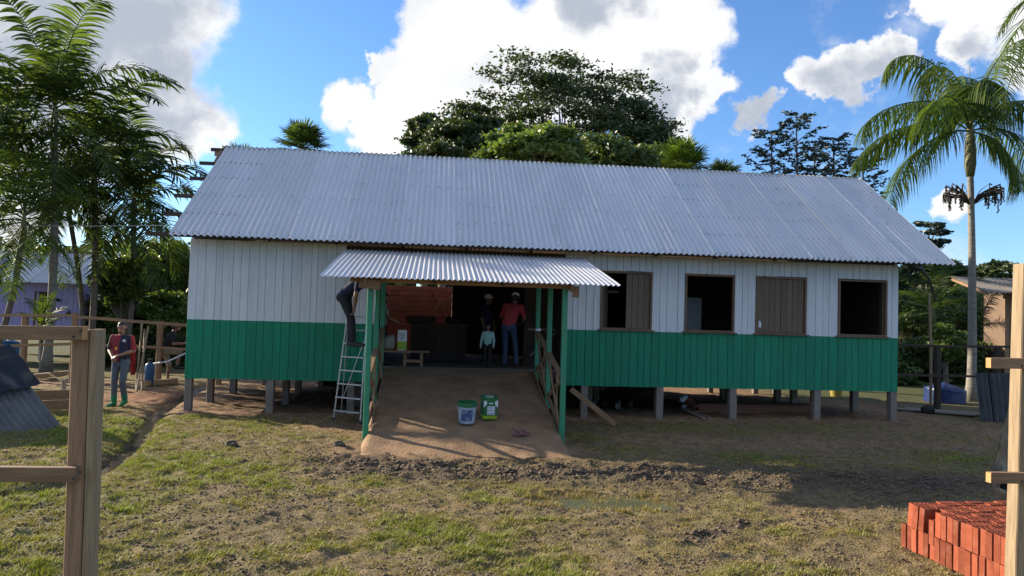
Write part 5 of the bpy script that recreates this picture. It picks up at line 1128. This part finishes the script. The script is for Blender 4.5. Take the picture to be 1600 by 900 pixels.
def tp(label, u, v, y, wpx, hpx, mats, ncl, per, leaf, ub=None, depth=None, **k):
    """crown centre at pixel (u, v) and half sizes in pixels"""
    c = at(u, v, y); sc = FPX/(y*.99); b = at(ub if ub else u, 560, y); b[2] = 0
    return tree(label, b, c, (wpx/sc, (depth or wpx/sc*.8), hpx/sc), ncl, per, leaf, MATS[mats].name, **k)
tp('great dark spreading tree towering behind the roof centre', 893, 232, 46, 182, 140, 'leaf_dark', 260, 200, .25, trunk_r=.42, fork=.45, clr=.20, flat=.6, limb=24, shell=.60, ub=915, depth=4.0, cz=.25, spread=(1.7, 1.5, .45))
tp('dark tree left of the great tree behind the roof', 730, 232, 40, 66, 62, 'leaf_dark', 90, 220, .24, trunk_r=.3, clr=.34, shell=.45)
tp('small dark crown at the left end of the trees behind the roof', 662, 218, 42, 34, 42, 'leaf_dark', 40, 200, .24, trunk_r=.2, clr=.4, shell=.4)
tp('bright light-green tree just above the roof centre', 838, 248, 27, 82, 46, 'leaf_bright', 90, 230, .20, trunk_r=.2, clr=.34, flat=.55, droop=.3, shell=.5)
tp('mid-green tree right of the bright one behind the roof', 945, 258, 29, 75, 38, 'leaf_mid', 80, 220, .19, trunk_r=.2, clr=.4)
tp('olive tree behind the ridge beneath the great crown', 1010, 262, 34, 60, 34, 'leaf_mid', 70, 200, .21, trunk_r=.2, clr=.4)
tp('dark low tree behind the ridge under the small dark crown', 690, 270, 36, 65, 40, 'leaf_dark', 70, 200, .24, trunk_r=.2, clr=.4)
def pinnate(label, u, vt, y, H, nb, seed):
    """slim tree with flat sprays of feathery leaves in tiers"""
    b = at(u, 560, y); b[2] = 0; t = at(u, vt, y); o = thing('slim_tree', label, 'tree', b, 'slim feathery trees right of the roof'); mb = MB(); mb.tube([b, (b+t)/2+np.array([.15, 0, 0]), t], [.16, .11, .03], 8); C = []
    r2 = np.random.default_rng(seed)
    for i in range(nb):
        k = i/nb; z = t-UPV*(H*k)+UPV*.0; az = i*2.399; L = (.4+1.35*k**.7)*r2.uniform(.7, 1.2); d = np.array([math.sin(az), math.cos(az), r2.uniform(.35, .9)]); e = z+d*L; mb.tube([z, z+d*L*.5+UPV*.08*L, e], [.03, .02, .008], 4, cap=False)
        for j in range(7):
            p = z+d*L*(.35+.65*j/6); az2 = az+(1 if j % 2 else -1)*r2.uniform(.6, 1.3); d2 = np.array([math.sin(az2), math.cos(az2), r2.uniform(-.1, .25)]); l2 = r2.uniform(.4, .75)
            s = np.linspace(.1, 1, 16)[:, None]; C.append(p+d2*l2*s+r2.normal(size=(16, 3))*np.array([.05, .05, .035]))
    mb.build('trunk', MATS['bark'], o, smooth=True); C = np.concatenate(C)
    put('crown', leaf_quads(C, .20, .75, aspect=.42, org=ORG[o.name], mats=[MATS['leaf_blue']]), o)
pinnate('tallest slim feathery tree right of the roof', 1244, 182, 41, 4.5, 17, 1); pinnate('leftmost slim feathery tree right of the roof', 1205, 208, 42, 3.6, 14, 2); pinnate('slim feathery tree between the tallest and the roof end', 1302, 218, 40, 3.6, 15, 3); pinnate('low slim feathery tree nearest the right roof slope', 1348, 250, 38, 3.0, 13, 4); pinnate('short slim feathery tree behind the two leftmost ones', 1272, 236, 43, 3.4, 13, 5)
# right woods
T_R = 'trees beyond the right fence'
tp('open layered tree on the skyline left of the tall palm trunk', 1450, 372, 44, 32, 32, 'leaf_blue', 26, 90, .30, trunk_r=.18, clr=.35, flat=.7, group=T_R, shell=.5)
tp('spreading dark tree against the sky between house end and palm trunk', 1460, 428, 40, 62, 24, 'leaf_dark', 60, 100, .28, trunk_r=.2, clr=.34, flat=.7, group=T_R, shell=.45)
tp('dark rounded tree on the skyline right of the palm trunk', 1560, 432, 42, 55, 26, 'leaf_dark', 60, 110, .28, trunk_r=.2, clr=.36, flat=.6, group=T_R)
tp('dark tree touching the right end wall of the house', 1402, 440, 38, 34, 34, 'leaf_dark', 40, 110, .28, trunk_r=.2, clr=.4, group=T_R)
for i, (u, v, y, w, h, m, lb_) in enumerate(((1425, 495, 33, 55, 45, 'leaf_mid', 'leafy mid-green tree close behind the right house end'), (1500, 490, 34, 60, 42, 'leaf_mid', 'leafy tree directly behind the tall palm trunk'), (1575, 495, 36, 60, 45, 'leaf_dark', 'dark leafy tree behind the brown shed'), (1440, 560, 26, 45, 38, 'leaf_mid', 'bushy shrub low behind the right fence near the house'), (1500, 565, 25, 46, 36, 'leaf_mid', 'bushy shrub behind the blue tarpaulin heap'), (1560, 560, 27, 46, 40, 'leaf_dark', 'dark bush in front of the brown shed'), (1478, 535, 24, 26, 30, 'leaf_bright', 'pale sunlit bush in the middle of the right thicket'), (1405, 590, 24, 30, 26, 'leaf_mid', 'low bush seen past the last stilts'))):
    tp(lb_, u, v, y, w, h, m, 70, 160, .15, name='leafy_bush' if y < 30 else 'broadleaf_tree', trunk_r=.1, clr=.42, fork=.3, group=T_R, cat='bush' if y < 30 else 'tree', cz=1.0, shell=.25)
b = at(1455, 560, 26); b[2] = 0
palm('small palm with arching fronds deep in the right thicket', b, at(1458, 505, 26), nf=13, L=2.4, r0=.1, r1=.08, leafL=.5, lw=.022, droop=.5, mats='frond_dark', nl=34, el=(.0, 1.2), sag=(.9, 1.6))
# left thicket; the brighter leaf colour imitates sunlit leaves
T_L = 'trees and bushes behind the left fence'
for i, (u, v, y, w, h, m, lb_) in enumerate(((262, 430, 30, 45, 55, 'leaf_bright', 'bright leafy tree beside the left end of the house'), (215, 440, 33, 50, 50, 'leaf_bright', 'leafy tree between the left grove and the house'), (165, 445, 34, 40, 45, 'leaf_mid', 'dark tree behind the purple cottage corner'), (240, 500, 27, 55, 40, 'leaf_bright', 'green bush behind the fence at the left house corner'), (175, 505, 28, 50, 40, 'leaf_mid', 'green bush behind the fence right of the cottage'), (150, 550, 25, 30, 25, 'leaf_mid', 'low bush behind the near left post'), (205, 555, 25.5, 40, 22, 'leaf_dark', 'low dark bush behind the walking person'), (270, 550, 26, 35, 25, 'leaf_dark', 'low dark bush behind the person at the fence'), (190, 440, 25.6, 36, 36, 'leaf_bright', 'bush in painted sunlit green hanging between the trunks of the left grove'))):
    tp(lb_, u, v, y, w, h, m, 80, 170, .16, name='leafy_bush' if y < 29 else 'broadleaf_tree', trunk_r=.1, clr=.42, fork=.3, group=T_L, cat='bush' if y < 29 else 'tree', cz=1.0, shell=.25)
b = at(62, 575, 21.6); b[2] = 0
palm('knee-high yellow-green seedling palm at the foot of the tall pale trunk', b, at(64, 535, 21.6), nf=7, L=.8, r0=.03, r1=.02, leafL=.25, lw=.02, droop=.4, mats='frond', nl=14, el=(.5, 1.3), sag=(.5, 1.0), bend=0, name='seedling_palm')
# far wood that closes the horizon
def far_wood():
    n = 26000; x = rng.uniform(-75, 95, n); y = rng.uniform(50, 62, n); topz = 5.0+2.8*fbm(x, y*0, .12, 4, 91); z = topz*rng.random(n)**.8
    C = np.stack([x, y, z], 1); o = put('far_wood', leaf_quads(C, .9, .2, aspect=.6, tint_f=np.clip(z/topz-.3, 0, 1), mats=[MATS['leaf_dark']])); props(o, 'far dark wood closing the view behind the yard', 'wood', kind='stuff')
far_wood()
